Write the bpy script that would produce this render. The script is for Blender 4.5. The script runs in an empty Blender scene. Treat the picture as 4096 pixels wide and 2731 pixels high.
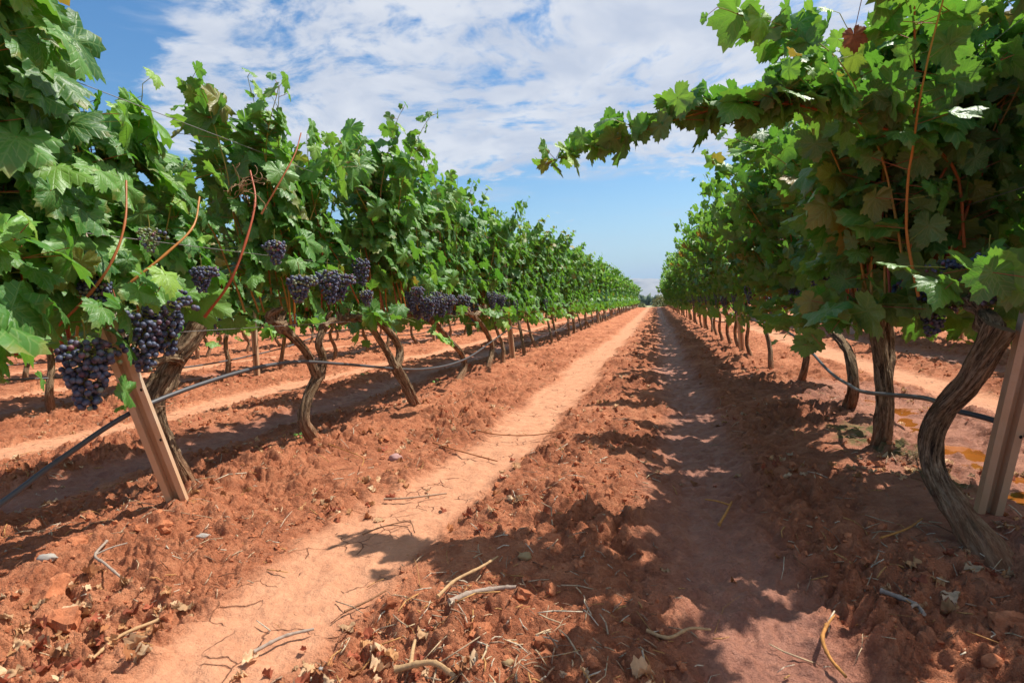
import bpy, math, random
import numpy as np
from mathutils import Matrix, Vector

sc = bpy.context.scene
C = sc.collection
R = math.radians

# ------------------------------------------------------------------ camera
cam_d = bpy.data.cameras.new('camera'); cam = bpy.data.objects.new('camera', cam_d); C.objects.link(cam)
cR = Vector((0.96861988, 0.24557657, -0.0383103)); cU = Vector((0.0214391, 0.07101009, 0.99724517)); cF = Vector((-0.24762047, 0.96677283, -0.06351685))
m = Matrix.Identity(4)
for i in range(3):
    m[i][0] = cR[i]; m[i][1] = cU[i]; m[i][2] = -cF[i]
m[2][3] = 0.8
cam.matrix_world = m
cam_d.sensor_width = 36; cam_d.lens = 20.0
cam_d.clip_start = 0.05; cam_d.clip_end = 30000
cam_d.dof.use_dof = True; cam_d.dof.focus_distance = 4.0; cam_d.dof.aperture_fstop = 9.0
sc.camera = cam

# ------------------------------------------------------------------ light
SUN = Vector((0.47, 0.39, 1.0)).normalized()
el = math.asin(SUN.z); rot = math.atan2(SUN.x, SUN.y)
sd = bpy.data.lights.new('sun', 'SUN'); sd.energy = 5.0; sd.angle = R(0.55); sd.color = (1.0, 0.95, 0.87)
so = bpy.data.objects.new('sun', sd); C.objects.link(so)
so.rotation_euler = SUN.to_track_quat('Z', 'Y').to_euler()
sc.view_settings.view_transform = 'Standard'; sc.view_settings.look = 'None'
sc.view_settings.gamma = 1; sc.view_settings.use_curve_mapping = False
sc.view_settings.exposure = 0.47

# ------------------------------------------------------------------ node helper
class NT:
    def __init__(s, tree):
        s.t = tree; s.n = tree.nodes; s.l = tree.links
    def new(s, typ, **kw):
        n = s.n.new(typ)
        for k, v in kw.items():
            if k.startswith('i_'):
                n.inputs[k[2:].replace('_', ' ')].default_value = v
            else: setattr(n, k, v)
        return n
    def link(s, a, b): s.l.new(a, b)
    def val(s, x, sock):
        if hasattr(x, 'is_output') or isinstance(x, bpy.types.NodeSocket): s.l.new(x, sock)
        else: sock.default_value = x
    def math(s, op, a, b=0.0, c=0.0, clamp=False):
        n = s.n.new('ShaderNodeMath'); n.operation = op; n.use_clamp = clamp
        s.val(a, n.inputs[0]); s.val(b, n.inputs[1]); s.val(c, n.inputs[2])
        return n.outputs[0]
    def mix(s, f, a, b, blend='MIX'):
        n = s.n.new('ShaderNodeMix'); n.data_type = 'RGBA'; n.blend_type = blend
        s.val(f, n.inputs[0])
        for x, k in ((a, 6), (b, 7)):
            if isinstance(x, tuple): n.inputs[k].default_value = (*x[:3], 1)
            else: s.l.new(x, n.inputs[k])
        return n.outputs[2]
    def ramp(s, f, pts, mode='LINEAR'):
        n = s.n.new('ShaderNodeValToRGB'); s.val(f, n.inputs[0]); cr = n.color_ramp; cr.interpolation = mode
        while len(cr.elements) < len(pts): cr.elements.new(0.5)
        for e, (p, c) in zip(cr.elements, pts):
            e.position = p; e.color = (*c, 1) if isinstance(c, tuple) else (c, c, c, 1)
        return n.outputs[0]
    def noise(s, vec, scale, detail=4, rough=0.55, dist=0.0, out=0):
        n = s.n.new('ShaderNodeTexNoise'); n.inputs['Scale'].default_value = scale
        n.inputs['Detail'].default_value = detail; n.inputs['Roughness'].default_value = rough; n.inputs['Distortion'].default_value = dist
        if vec is not None: s.l.new(vec, n.inputs['Vector'])
        return n.outputs[out]
    def vmath(s, op, a, b=None):
        n = s.n.new('ShaderNodeVectorMath'); n.operation = op
        s.val(a, n.inputs[0])
        if b is not None: s.val(b, n.inputs[1])
        return n
    def bump(s, h, strength=0.5, dist=0.01, normal=None):
        n = s.n.new('ShaderNodeBump'); n.inputs['Strength'].default_value = strength; n.inputs['Distance'].default_value = dist
        s.l.new(h, n.inputs['Height'])
        if normal is not None: s.l.new(normal, n.inputs['Normal'])
        return n.outputs[0]
    def smooth(s, x, a, b):
        n = s.n.new('ShaderNodeMapRange'); n.interpolation_type = 'SMOOTHSTEP'
        s.val(x, n.inputs[0]); s.val(a, n.inputs[1]); s.val(b, n.inputs[2])
        return n.outputs[0]

# ------------------------------------------------------------------ world: Nishita sky with high broken cloud
world = bpy.data.worlds.new('World'); sc.world = world; world.use_nodes = True
w = NT(world.node_tree); w.n.clear()
sky = w.new('ShaderNodeTexSky'); sky.sky_type = 'NISHITA'; sky.sun_disc = False
sky.sun_elevation = el; sky.sun_rotation = rot; sky.air_density = 1.25; sky.dust_density = 0.6; sky.ozone_density = 2.2; sky.altitude = 400
tc = w.new('ShaderNodeTexCoord')
sep = w.new('ShaderNodeSeparateXYZ'); w.link(tc.outputs['Generated'], sep.inputs[0])
dx, dy, dz = sep.outputs
zz = w.math('MAXIMUM', dz, 0.012)
px = w.math('DIVIDE', dx, w.math('ADD', zz, 0.09)); py = w.math('DIVIDE', dy, w.math('ADD', zz, 0.09))
comb = w.new('ShaderNodeCombineXYZ'); w.link(px, comb.inputs[0]); w.link(py, comb.inputs[1])
cp = comb.outputs[0]
warp = w.noise(cp, 1.1, 3, 0.5, out=1)
cpw = w.vmath('ADD', cp, w.vmath('MULTIPLY', w.vmath('SUBTRACT', warp, (0.5, 0.5, 0.5)).outputs[0], (0.55, 0.55, 0.0)).outputs[0]).outputs[0]
big = w.noise(cpw, 0.95, 4, 0.55)
mid = w.noise(cpw, 4.2, 6, 0.62)
fine = w.noise(cpw, 13.0, 5, 0.6)
dens = w.math('ADD', w.math('MULTIPLY', big, 0.62), w.math('ADD', w.math('MULTIPLY', mid, 0.62), w.math('MULTIPLY', fine, 0.30)))
# cover: thick above ~13 degrees, clear on the left, thin veil close to the horizon
elev = w.smooth(dz, 0.175, 0.265)
az = w.math('DIVIDE', dx, w.math('MAXIMUM', dy, 0.05))
right = w.smooth(w.math('ADD', az, w.math('MULTIPLY', dz, -0.35)), -1.30, -1.00)
cover = w.math('MULTIPLY', elev, right)
th = w.math('SUBTRACT', 0.87, w.math('MULTIPLY', cover, 0.275))
cl = w.smooth(dens, th, w.math('ADD', th, 0.17))
cl = w.math('MULTIPLY', cl, 0.93)
# low wisps
sc2 = w.vmath('MULTIPLY', tc.outputs['Generated'], (2.2, 2.2, 17.0)).outputs[0]
wis = w.smooth(w.noise(sc2, 1.6, 5, 0.6), 0.50, 0.78)
wis = w.math('MULTIPLY', wis, w.math('MULTIPLY', w.smooth(dz, 0.0, 0.03), 0.62))
hz = w.math('MULTIPLY', w.math('SUBTRACT', 1.0, w.smooth(dz, -0.02, 0.20)), 0.7)
shade = w.noise(cpw, 2.4, 4, 0.6)
ccol = w.mix(w.smooth(shade, 0.35, 0.65), (3.9, 4.25, 5.0), (5.3, 5.45, 5.8))
hs = w.new('ShaderNodeHueSaturation'); w.link(sky.outputs[0], hs.inputs['Color']); hs.inputs['Saturation'].default_value = 1.3; hs.inputs['Value'].default_value = 0.92
skyc = w.mix(hz, hs.outputs[0], (2.3, 3.4, 4.9))
skyc = w.mix(wis, skyc, (4.0, 4.5, 5.3))
skyc = w.mix(cl, skyc, ccol)
bg = w.new('ShaderNodeBackground'); w.link(skyc, bg.inputs[0]); bg.inputs[1].default_value = 0.11
wo = w.new('ShaderNodeOutputWorld'); w.link(bg.outputs[0], wo.inputs[0])

# ------------------------------------------------------------------ scene helpers
def tag(o, label=None, cat=None, group=None, kind=None):
    if label: o['label'] = label
    if cat: o['category'] = cat
    if group: o['group'] = group
    if kind: o['kind'] = kind
    return o
def empty(name, loc=(0, 0, 0), rz=0.0):
    o = bpy.data.objects.new(name, None); C.objects.link(o); o.location = loc; o.rotation_euler = (0, 0, rz)
    o.empty_display_size = 0.1
    return o
def mesh_np(name, verts, faces_list, mats, fmat=None, attrs=None, uv=None, smooth=True, parent=None, loc=None, link=True):
    """faces_list: list of int arrays (n,k); k may differ between arrays."""
    me = bpy.data.meshes.new(name)
    verts = np.asarray(verts, np.float32)
    loops = np.concatenate([f.ravel() for f in faces_list]).astype(np.int32)
    tot = np.concatenate([np.full(len(f), f.shape[1], np.int32) for f in faces_list])
    st = np.zeros(len(tot), np.int32); st[1:] = np.cumsum(tot)[:-1]
    me.vertices.add(len(verts)); me.vertices.foreach_set('co', verts.ravel())
    me.loops.add(len(loops)); me.loops.foreach_set('vertex_index', loops)
    me.polygons.add(len(tot)); me.polygons.foreach_set('loop_start', st); me.polygons.foreach_set('loop_total', tot)
    for mt in (mats if isinstance(mats, (list, tuple)) else [mats]): me.materials.append(mt)
    if fmat is not None: me.polygons.foreach_set('material_index', np.asarray(fmat, np.int32))
    me.polygons.foreach_set('use_smooth', np.full(len(tot), smooth, bool))
    if uv is not None:
        l = me.uv_layers.new(name='UVMap'); l.data.foreach_set('uv', np.asarray(uv, np.float32)[loops].ravel())
    for k, v in (attrs or {}).items():
        v = np.asarray(v, np.float32)
        if v.ndim == 1:
            a = me.attributes.new(k, 'FLOAT', 'POINT'); a.data.foreach_set('value', v)
        else:
            a = me.attributes.new(k, 'FLOAT_COLOR', 'POINT')
            if v.shape[1] == 3: v = np.hstack([v, np.ones((len(v), 1), np.float32)])
            a.data.foreach_set('color', v.ravel())
    me.update(); me.validate()
    if not link: return me
    o = bpy.data.objects.new(name, me); C.objects.link(o)
    if parent: o.parent = parent
    if loc is not None: o.location = loc
    return o
class Bag:
    """collects numpy pieces of one part"""
    def __init__(s): s.v = []; s.f = {}; s.n = 0; s.uv = []; s.a = []
    def add(s, v, faces, uv=None, a=None, mat=0):
        v = np.asarray(v, np.float32)
        for f in (faces if isinstance(faces, list) else [faces]):
            f = np.asarray(f, np.int64)
            s.f.setdefault((f.shape[1], mat), []).append(f + s.n)
        s.v.append(v); s.n += len(v)
        s.uv.append(np.zeros((len(v), 2), np.float32) if uv is None else np.asarray(uv, np.float32))
        s.a.append(np.zeros((len(v), 3), np.float32) if a is None else np.array(np.broadcast_to(np.asarray(a, np.float32), (len(v), 3))))
    def build(s, name, mats, parent=None, smooth=True, loc=None, link=True):
        fl = []; fm = []
        for (k, mt), arr in s.f.items():
            x = np.concatenate(arr); fl.append(x); fm.append(np.full(len(x), mt))
        return mesh_np(name, np.concatenate(s.v), fl, mats, np.concatenate(fm), {'tone': np.concatenate(s.a)}, np.concatenate(s.uv), smooth, parent, loc, link)

# vectorised gradient noise
_rng = np.random.RandomState(7)
_perm = _rng.permutation(4096); _ang = _rng.rand(4096) * 2 * np.pi
_gx, _gy = np.cos(_ang), np.sin(_ang)
def perlin(x, y, seed=0):
    x = np.asarray(x, float); y = np.asarray(y, float)
    xi = np.floor(x).astype(np.int64); yi = np.floor(y).astype(np.int64)
    fx = x - xi; fy = y - yi
    u = fx * fx * fx * (fx * (fx * 6 - 15) + 10); v = fy * fy * fy * (fy * (fy * 6 - 15) + 10)
    def g(ix, iy, ax, ay):
        h = _perm[(_perm[(ix + seed * 131) & 4095] + iy) & 4095]
        return _gx[h] * ax + _gy[h] * ay
    a = g(xi, yi, fx, fy); b = g(xi + 1, yi, fx - 1, fy); c = g(xi, yi + 1, fx, fy - 1); d = g(xi + 1, yi + 1, fx - 1, fy - 1)
    return ((a + (b - a) * u) + ((c + (d - c) * u) - (a + (b - a) * u)) * v) * 1.5
def sstep(x, a, b):
    t = np.clip((x - a) / (b - a), 0, 1); return t * t * (3 - 2 * t)

# ------------------------------------------------------------------ terrain
HAZE = 1.2e-4
ROW0 = -1.95; SP = 3.07; CREST = 62.0
PUD = [(1.33, 2.3), (1.38, 2.6), (1.42, 2.95), (1.46, 3.3), (1.52, 3.7), (1.58, 4.05), (1.58, 4.4), (1.52, 4.8)]
def masks(x, y):
    wob = perlin(x * 0 + 3.1, y * 0.35, 1) * 0.06
    d = np.mod(x + wob - ROW0 + SP / 2, SP) - SP / 2            # signed distance from nearest row
    lane = np.mod(x + wob - ROW0, SP)                           # 0 at a row, grows to the right
    crv = np.interp(y, [0, 1, 1.45, 2.5, 5, 15, 60], [-.22, -.17, -.10, -.01, .03, .12, .10])
    e = perlin(x * 3.0, y * 1.1, 2) * 0.07 + perlin(x * 9, y * 6, 3) * 0.03
    tl = 1 - sstep(np.abs(lane - 1.06 - crv) + e * 1.2, 0.12, 0.29)
    tr = 1 - sstep(np.abs(lane - 2.16) + e * 1.3, 0.08, 0.30)
    return d, lane, tl, tr
def terrain(x, y, full=True):
    x = np.asarray(x, float); y = np.asarray(y, float)
    d, lane, tl, tr = masks(x, y)
    near = 1 - sstep(y, CREST - 2, CREST + 3)
    z = 0.045 * np.exp(-(d / 0.38) ** 2) - 0.012 * tl - 0.045 * tr + 0.022 * np.exp(-((lane - 1.62) / 0.2) ** 2)
    z = z + perlin(x * 0.9, y * 0.7, 4) * 0.022
    pd = np.full(x.shape, 9.0)
    for a, b in PUD: pd = np.minimum(pd, np.hypot((x - a) / 1.0, (y - b) / 1.25))
    pud = 1 - sstep(pd + perlin(x * 7, y * 7, 5) * 0.07, 0.05, 0.26)
    if full:
        bed = np.maximum(tl, tr * 0.93)
        rough = 1 - bed
        patch = np.clip(0.75 + perlin(x * 1.7, y * 1.5, 6) * 0.8, 0.25, 1.3)
        wx = x + perlin(x * 9, y * 9, 7) * 0.03; wy = y + perlin(x * 9, y * 9, 8) * 0.03
        cl = np.abs(perlin(wx * 9, wy * 9, 9)) * 0.062 + np.abs(perlin(wx * 19, wy * 19, 10)) * 0.036 + np.abs(perlin(wx * 41, wy * 41, 11)) * 0.021 + np.abs(perlin(wx * 85, wy * 85, 12)) * 0.012
        z = z + rough * patch * (cl * 1.12 - 0.034) + rough * patch * np.clip(perlin(x * 3.1, y * 3.1, 13), -1, 1) * 0.03
        # tyre lugs pressed into the right rut, soft ripples on the dry one
        lug = np.sin((y + 0.55 * np.abs(lane - 2.16)) * 42 + perlin(x * 4, y * 4, 14) * 1.6)
        z = z + tr * lug * 0.008 * np.clip(0.6 + perlin(x * 2, y * 2, 15), 0, 1) + bed * (perlin(x * 14, y * 14, 16) * 0.008 + perlin(x * 45, y * 45, 17) * 0.003) + tr * (np.abs(perlin(x * 11, y * 8, 19)) * .022 + np.abs(perlin(x * 33, y * 30, 20)) * .010)
    z = z * near
    z = z * (1 - pud * .88) - 0.040 * pud + perlin(x * 6, y * 3.5, 22) * .018 * pud
    z = z - 1.3 * sstep(y, CREST, 82) - 1.5 * sstep(y, 95, 320) + 4 * sstep(y, 500, 2500) + perlin(x * 0.012, y * 0.012, 18) * 1.6 * sstep(y, 90, 200)
    return z
def gz(x, y): return float(terrain(np.array([float(x)]), np.array([float(y)]), False)[0])

# ------------------------------------------------------------------ materials
def new_mat(name):
    mt = bpy.data.materials.new(name); mt.use_nodes = True
    t = NT(mt.node_tree); t.n.clear()
    out = t.new('ShaderNodeOutputMaterial'); pr = t.new('ShaderNodeBsdfPrincipled')
    t.link(pr.outputs[0], out.inputs[0])
    return mt, t, pr, out
def attr(t, name, out='Fac'):
    a = t.new('ShaderNodeAttribute'); a.attribute_name = name; return a.outputs[out]

# soil
M_soil, t, pr, _ = new_mat('red_clay_soil')
geo = t.new('ShaderNodeNewGeometry'); P = geo.outputs['Position']
trk = attr(t, 'dry_track'); wet = attr(t, 'damp_track'); mos = attr(t, 'moss'); fld = attr(t, 'field')
n1 = t.noise(P, 1.6, 5, 0.6); n2 = t.noise(P, 14, 6, 0.65); n3 = t.noise(P, 90, 4, 0.6)
base = t.ramp(t.math('ADD', t.math('MULTIPLY', n1, 0.5), t.math('MULTIPLY', n2, 0.5)), [(0.36, (0.24, 0.072, 0.031)), (0.48, (0.44, 0.145, 0.064)), (0.64, (0.62, 0.250, 0.122))])
base = t.mix(t.math('MULTIPLY', t.smooth(n3, 0.45, 0.8), 0.35), base, (0.72, 0.35, 0.19))
dry = t.ramp(t.math('ADD', t.math('MULTIPLY', n2, 0.6), t.math('MULTIPLY', n3, 0.4)), [(0.3, (0.48, 0.205, 0.105)), (0.7, (0.64, 0.315, 0.175))])
vo = t.new('ShaderNodeTexVoronoi'); vo.feature = 'DISTANCE_TO_EDGE'; vo.inputs['Scale'].default_value = 9.5
wv = t.vmath('ADD', P, t.vmath('MULTIPLY', t.noise(P, 9, 3, 0.5, out=1), (0.10, 0.10, 0)).outputs[0]).outputs[0]
t.link(wv, vo.inputs['Vector'])
crack = t.math('SUBTRACT', 1.0, t.smooth(vo.outputs[0], 0.0, 0.035))
crack = t.math('MULTIPLY', crack, t.smooth(t.noise(P, 5.5, 2, 0.5), 0.50, 0.60))
crack = t.math('MULTIPLY', crack, trk)
dry = t.mix(t.math('MULTIPLY', crack, 0.75), dry, (0.22, 0.075, 0.035))
damp = t.ramp(n2, [(0.3, (0.33, 0.130, 0.082)), (0.7, (0.50, 0.225, 0.145))])
col = t.mix(trk, base, dry); col = t.mix(wet, col, damp)
col = t.mix(t.math('MULTIPLY', mos, t.smooth(n2, 0.35, 0.6)), col, (0.13, 0.12, 0.025))
fcol = t.ramp(t.noise(P, 0.02, 3, 0.5), [(0.4, (0.36, 0.22, 0.12)), (0.6, (0.30, 0.28, 0.13))])
col = t.mix(fld, col, fcol)
t.link(col, pr.inputs['Base Color'])
rg = t.math('SUBTRACT', 0.92, t.math('MULTIPLY', wet, 0.42)); t.link(rg, pr.inputs['Roughness']); pr.inputs['Specular IOR Level'].default_value = 0.3
h = t.math('ADD', t.math('MULTIPLY', t.noise(P, 60, 5, 0.7), 1.0), t.math('MULTIPLY', crack, -0.9))
rb = t.math('SUBTRACT', 1.0, t.math('MULTIPLY', trk, 0.6))
h = t.math('MULTIPLY', h, rb)
bm1 = t.bump(h, 1.0, 0.02); hf = t.math('MULTIPLY', t.noise(P, 210, 3, 0.7), rb); t.link(t.bump(hf, 0.9, 0.006, bm1), pr.inputs['Normal'])

# loose clods (same earth)
M_clod, t, pr, _ = new_mat('clod_earth')
P = t.new('ShaderNodeNewGeometry').outputs['Position']
n2 = t.noise(P, 22, 5, 0.65); r_ = attr(t, 'tone', 'Vector')
c1 = t.ramp(n2, [(0.3, (0.30, 0.094, 0.041)), (0.55, (0.48, 0.170, 0.077)), (0.75, (0.64, 0.265, 0.13))])
t.link(c1, pr.inputs['Base Color']); pr.inputs['Roughness'].default_value = 0.95; pr.inputs['Specular IOR Level'].default_value = 0.2
t.link(t.bump(t.noise(P, 130, 4, 0.7), 0.8, 0.006), pr.inputs['Normal'])

# colour carried by the mesh ('tone'): litter, straw, sticks
def tone_mat(name, rough=0.8, scale=60, amt=0.35, bump=0.4, trans=0.0):
    mt, t, pr, out = new_mat(name)
    P = t.new('ShaderNodeTexCoord').outputs['Object']; c = attr(t, 'tone', 'Color')
    n = t.noise(P, scale, 4, 0.6)
    c = t.mix(t.math('MULTIPLY', t.smooth(n, 0.4, 0.7), amt), c, t.mix(1.0, c, (0.45, 0.42, 0.40), 'MULTIPLY'))
    t.link(c, pr.inputs['Base Color']); pr.inputs['Roughness'].default_value = rough; pr.inputs['Specular IOR Level'].default_value = 0.25
    t.link(t.bump(n, bump, 0.003), pr.inputs['Normal'])
    if trans:
        tr = t.new('ShaderNodeBsdfTranslucent'); t.link(c, tr.inputs[0]); mx = t.new('ShaderNodeMixShader'); mx.inputs[0].default_value = trans
        t.link(pr.outputs[0], mx.inputs[1]); t.link(tr.outputs[0], mx.inputs[2]); t.link(mx.outputs[0], out.inputs[0])
    return mt
M_litter = tone_mat('dry_leaf', 0.85, 80, 0.4, 0.5, 0.2)
M_twig = tone_mat('dry_twig', 0.8, 120, 0.5, 0.5)
M_cane = tone_mat('green_and_red_cane', 0.42, 45, 0.25, 0.2)

# living leaf
def leaf_mat(name, detail=True):
    mt, t, pr, out = new_mat(name)
    tone = attr(t, 'tone', 'Vector'); sx = t.new('ShaderNodeSeparateXYZ'); t.link(tone, sx.inputs[0])
    rnd, age, rad = sx.outputs
    gg = t.new('ShaderNodeNewGeometry')
    back = gg.outputs['Backfacing']
    uvn = t.new('ShaderNodeUVMap'); su = t.new('ShaderNodeSeparateXYZ'); t.link(uvn.outputs[0], su.inputs[0])
    ux = t.math('ABSOLUTE', su.outputs[0]); uy = su.outputs[1]
    up = t.ramp(rnd, [(0.0, (0.026, 0.100, 0.020)), (0.35, (0.062, 0.195, 0.030)), (0.8, (0.135, 0.310, 0.044)), (1.0, (0.26, 0.43, 0.055))])
    up = t.mix(age, up, (0.30, 0.20, 0.035))
    und = t.mix(age, t.mix(rnd, (0.095, 0.175, 0.065), (0.17, 0.26, 0.10)), (0.33, 0.23, 0.08))
    bmp = None
    if detail:
        best = None
        for a in (0, 54, 112):
            s_, c_ = math.sin(R(a)), math.cos(R(a))
            cr = t.math('ABSOLUTE', t.math('SUBTRACT', t.math('MULTIPLY', ux, c_), t.math('MULTIPLY', uy, s_)))
            along = t.math('ADD', t.math('MULTIPLY', ux, s_), t.math('MULTIPLY', uy, c_))
            cr = t.math('ADD', cr, t.math('MULTIPLY', t.math('LESS_THAN', along, 0.0), 1.0))
            cr = t.math('ADD', cr, t.math('MULTIPLY', t.math('MAXIMUM', along, 0.0), 0.012))
            # side veins leave the main vein at a slant
            sv = t.math('ADD', t.math('ABSOLUTE', t.math('SUBTRACT', t.math('FRACT', t.math('MULTIPLY', t.math('SUBTRACT', along, t.math('MULTIPLY', cr, 0.9)), 7.5)), 0.5)), 0.0)
            sv = t.math('ADD', t.math('MULTIPLY', sv, 0.11), 0.003)
            lim = t.math('MULTIPLY', t.math('GREATER_THAN', cr, 0.21), 1.0)
            cr2 = t.math('MINIMUM', cr, t.math('ADD', sv, lim))
            best = cr2 if best is None else t.math('MINIMUM', best, cr2)
        vein = t.math('SUBTRACT', 1.0, t.smooth(best, 0.004, 0.021))
        up = t.mix(t.math('MULTIPLY', vein, 0.5), up, (0.22, 0.34, 0.09))
        und = t.mix(t.math('MULTIPLY', vein, 0.5), und, (0.27, 0.31, 0.15))
        qn = t.new('ShaderNodeTexNoise'); t.link(uvn.outputs[0], qn.inputs['Vector']); qn.inputs['Scale'].default_value = 17; qn.inputs['Detail'].default_value = 2
        hh = t.math('SUBTRACT', qn.outputs[0], t.math('MULTIPLY', vein, 0.55))
        bmp = t.bump(hh, 0.4, 0.004)
        blot = t.noise(gg.outputs['Position'], 38, 3, 0.6)
        edge = t.math('MULTIPLY', t.smooth(t.math('ADD', rad, t.math('MULTIPLY', blot, 0.25)), 0.56, 0.70), t.math('MULTIPLY', t.smooth(t.noise(gg.outputs['Position'], 9, 2, 0.5), 0.48, 0.6), 0.55))
        up = t.mix(edge, up, (0.30, 0.24, 0.06)); und = t.mix(edge, und, (0.30, 0.22, 0.09))
        up = t.mix(t.math('MULTIPLY', t.smooth(blot, 0.55, 0.8), 0.22), up, (0.14, 0.16, 0.04))
    col = t.mix(back, up, und)
    t.link(col, pr.inputs['Base Color'])
    t.link(t.math('ADD', 0.46, t.math('MULTIPLY', back, 0.25)), pr.inputs['Roughness'])
    t.link(t.math('SUBTRACT', 0.48, t.math('MULTIPLY', back, 0.3)), pr.inputs['Specular IOR Level'])
    tr = t.new('ShaderNodeBsdfTranslucent')
    tcol = t.mix(age, t.mix(rnd, (0.12, 0.40, 0.03), (0.31, 0.60, 0.055)), (0.5, 0.30, 0.04)); t.link(tcol, tr.inputs[0])
    if bmp: t.link(bmp, pr.inputs['Normal']); t.link(bmp, tr.inputs['Normal'])
    mx = t.new('ShaderNodeMixShader'); mx.inputs[0].default_value = 0.32
    t.link(pr.outputs[0], mx.inputs[1]); t.link(tr.outputs[0], mx.inputs[2]); t.link(mx.outputs[0], out.inputs[0])
    return mt
M_leaf = leaf_mat('vine_leaf', True); M_leaf_far = leaf_mat('vine_leaf_small', False)

# bark
M_bark, t, pr, _ = new_mat('shredded_bark')
uvn = t.new('ShaderNodeUVMap'); sc_ = t.vmath('MULTIPLY', uvn.outputs[0], (1.0, 0.13, 1.0)).outputs[0]
P = t.new('ShaderNodeNewGeometry').outputs['Position']; sp = t.new('ShaderNodeSeparateXYZ'); t.link(P, sp.inputs[0])
st = t.noise(sc_, 12, 7, 0.72, 0.7); st2 = t.noise(sc_, 75, 4, 0.6); lo = t.noise(P, 14, 3, 0.5)
s_ = t.math('ADD', t.math('MULTIPLY', st, 0.7), t.math('MULTIPLY', st2, 0.3))
c = t.ramp(s_, [(0.41, (0.035, 0.020, 0.012)), (0.47, (0.16, 0.100, 0.058)), (0.54, (0.37, 0.25, 0.15)), (0.66, (0.66, 0.51, 0.34))])
c = t.mix(t.math('MULTIPLY', t.smooth(lo, 0.45, 0.7), 0.4), c, (0.20, 0.125, 0.055))
dust = t.math('SUBTRACT', 1.0, t.smooth(t.math('ADD', sp.outputs[2], t.math('MULTIPLY', t.math('SUBTRACT', lo, 0.5), 0.2)), 0.02, 0.26))
c = t.mix(t.math('MULTIPLY', dust, 0.6), c, (0.40, 0.165, 0.08))
t.link(c, pr.inputs['Base Color']); pr.inputs['Roughness'].default_value = 0.9; pr.inputs['Specular IOR Level'].default_value = 0.2
t.link(t.bump(s_, 1.0, 0.03), pr.inputs['Normal'])

# berries
M_berry, t, pr, _ = new_mat('grape_skin')
P = t.new('ShaderNodeTexCoord').outputs['Object']; c = attr(t, 'tone', 'Color'); n = t.noise(P, 55, 3, 0.5)
fr = t.new('ShaderNodeLayerWeight'); fr.inputs[0].default_value = 0.35
bloom = t.math('MULTIPLY', t.smooth(n, 0.28, 0.66), 0.62)
c = t.mix(bloom, c, (0.15, 0.18, 0.27))
t.link(c, pr.inputs['Base Color']); pr.inputs['Roughness'].default_value = 0.52; pr.inputs['Specular IOR Level'].default_value = 0.4
pr.inputs['Subsurface Weight'].default_value = 0.0

# galvanised post, dusty
M_post, t, pr, _ = new_mat('dusty_galvanised_steel')
P = t.new('ShaderNodeNewGeometry').outputs['Position']; sp = t.new('ShaderNodeSeparateXYZ'); t.link(P, sp.inputs[0])
n = t.noise(P, 9, 5, 0.6); n4 = t.noise(P, 120, 3, 0.6)
c = t.ramp(n, [(0.35, (0.42, 0.33, 0.23)), (0.65, (0.52, 0.44, 0.34))])
c = t.mix(t.math('MULTIPLY', t.smooth(n4, 0.55, 0.75), 0.4), c, (0.26, 0.23, 0.20))
du = t.math('SUBTRACT', 1.0, t.smooth(t.math('ADD', sp.outputs[2], t.math('MULTIPLY', t.math('SUBTRACT', n, 0.5), 0.5)), 0.10, 0.95))
c = t.mix(t.math('MULTIPLY', du, 0.85), c, (0.55, 0.31, 0.16))
t.link(c, pr.inputs['Base Color']); t.link(t.math('ADD', 0.5, t.math('MULTIPLY', du, 0.3)), pr.inputs['Roughness']); pr.inputs['Metallic'].default_value = 0.0
t.link(t.bump(n4, 0.2, 0.002), pr.inputs['Normal'])

def plain(name, col, rough=0.6, metal=0.0, nscale=40, var=0.2, spec=0.4):
    mt, t, pr, _ = new_mat(name)
    P = t.new('ShaderNodeTexCoord').outputs['Object']; n = t.noise(P, nscale, 4, 0.6)
    t.link(t.mix(t.math('MULTIPLY', n, var * 2), tuple(col), tuple(x * 0.55 for x in col)), pr.inputs['Base Color'])
    pr.inputs['Roughness'].default_value = rough; pr.inputs['Metallic'].default_value = metal; pr.inputs['Specular IOR Level'].default_value = spec
    t.link(t.bump(n, 0.25, 0.003), pr.inputs['Normal'])
    return mt
M_pipe = plain('grey_polyethylene', (0.085, 0.083, 0.088), 0.42, 0, 20, 0.25, 0.5)
M_wire = plain('galvanised_wire', (0.30, 0.29, 0.28), 0.35, 0.7)
M_hole = plain('dark_hole', (0.02, 0.018, 0.016), 0.9)
M_tube = plain('pale_plastic', (0.62, 0.46, 0.40), 0.6)
M_stone_a = plain('grey_stone', (0.42, 0.37, 0.32), 0.85, 0, 30, 0.4)
M_stone_b = plain('pink_stone', (0.46, 0.25, 0.22), 0.85, 0, 60, 0.3)
M_stone_c = plain('ochre_stone', (0.40, 0.27, 0.13), 0.9, 0, 40, 0.5)
M_olive = plain('olive_scrub_leaf', (0.34, 0.38, 0.17), 0.75, 0, 0.6, 0.3)
M_scrub = plain('green_scrub_leaf', (0.26, 0.36, 0.09), 0.75, 0, 0.6, 0.3)
M_wood_leaf = plain('dark_tree_leaf', (0.07, 0.11, 0.05), 0.8, 0, 0.2, 0.3)
M_trunk_far = plain('far_trunk', (0.16, 0.11, 0.07), 0.9)
M_rock = plain('mountain_rock', (0.40, 0.36, 0.30), 0.95, 0, 0.004, 0.45)
M_water, t, pr, _ = new_mat('muddy_water')
P = t.new('ShaderNodeNewGeometry').outputs['Position']; n = t.noise(P, 5, 3, 0.5)
t.link(t.ramp(n, [(0.35, (0.20, 0.060, 0.012)), (0.65, (0.32, 0.100, 0.018))]), pr.inputs['Base Color'])
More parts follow.
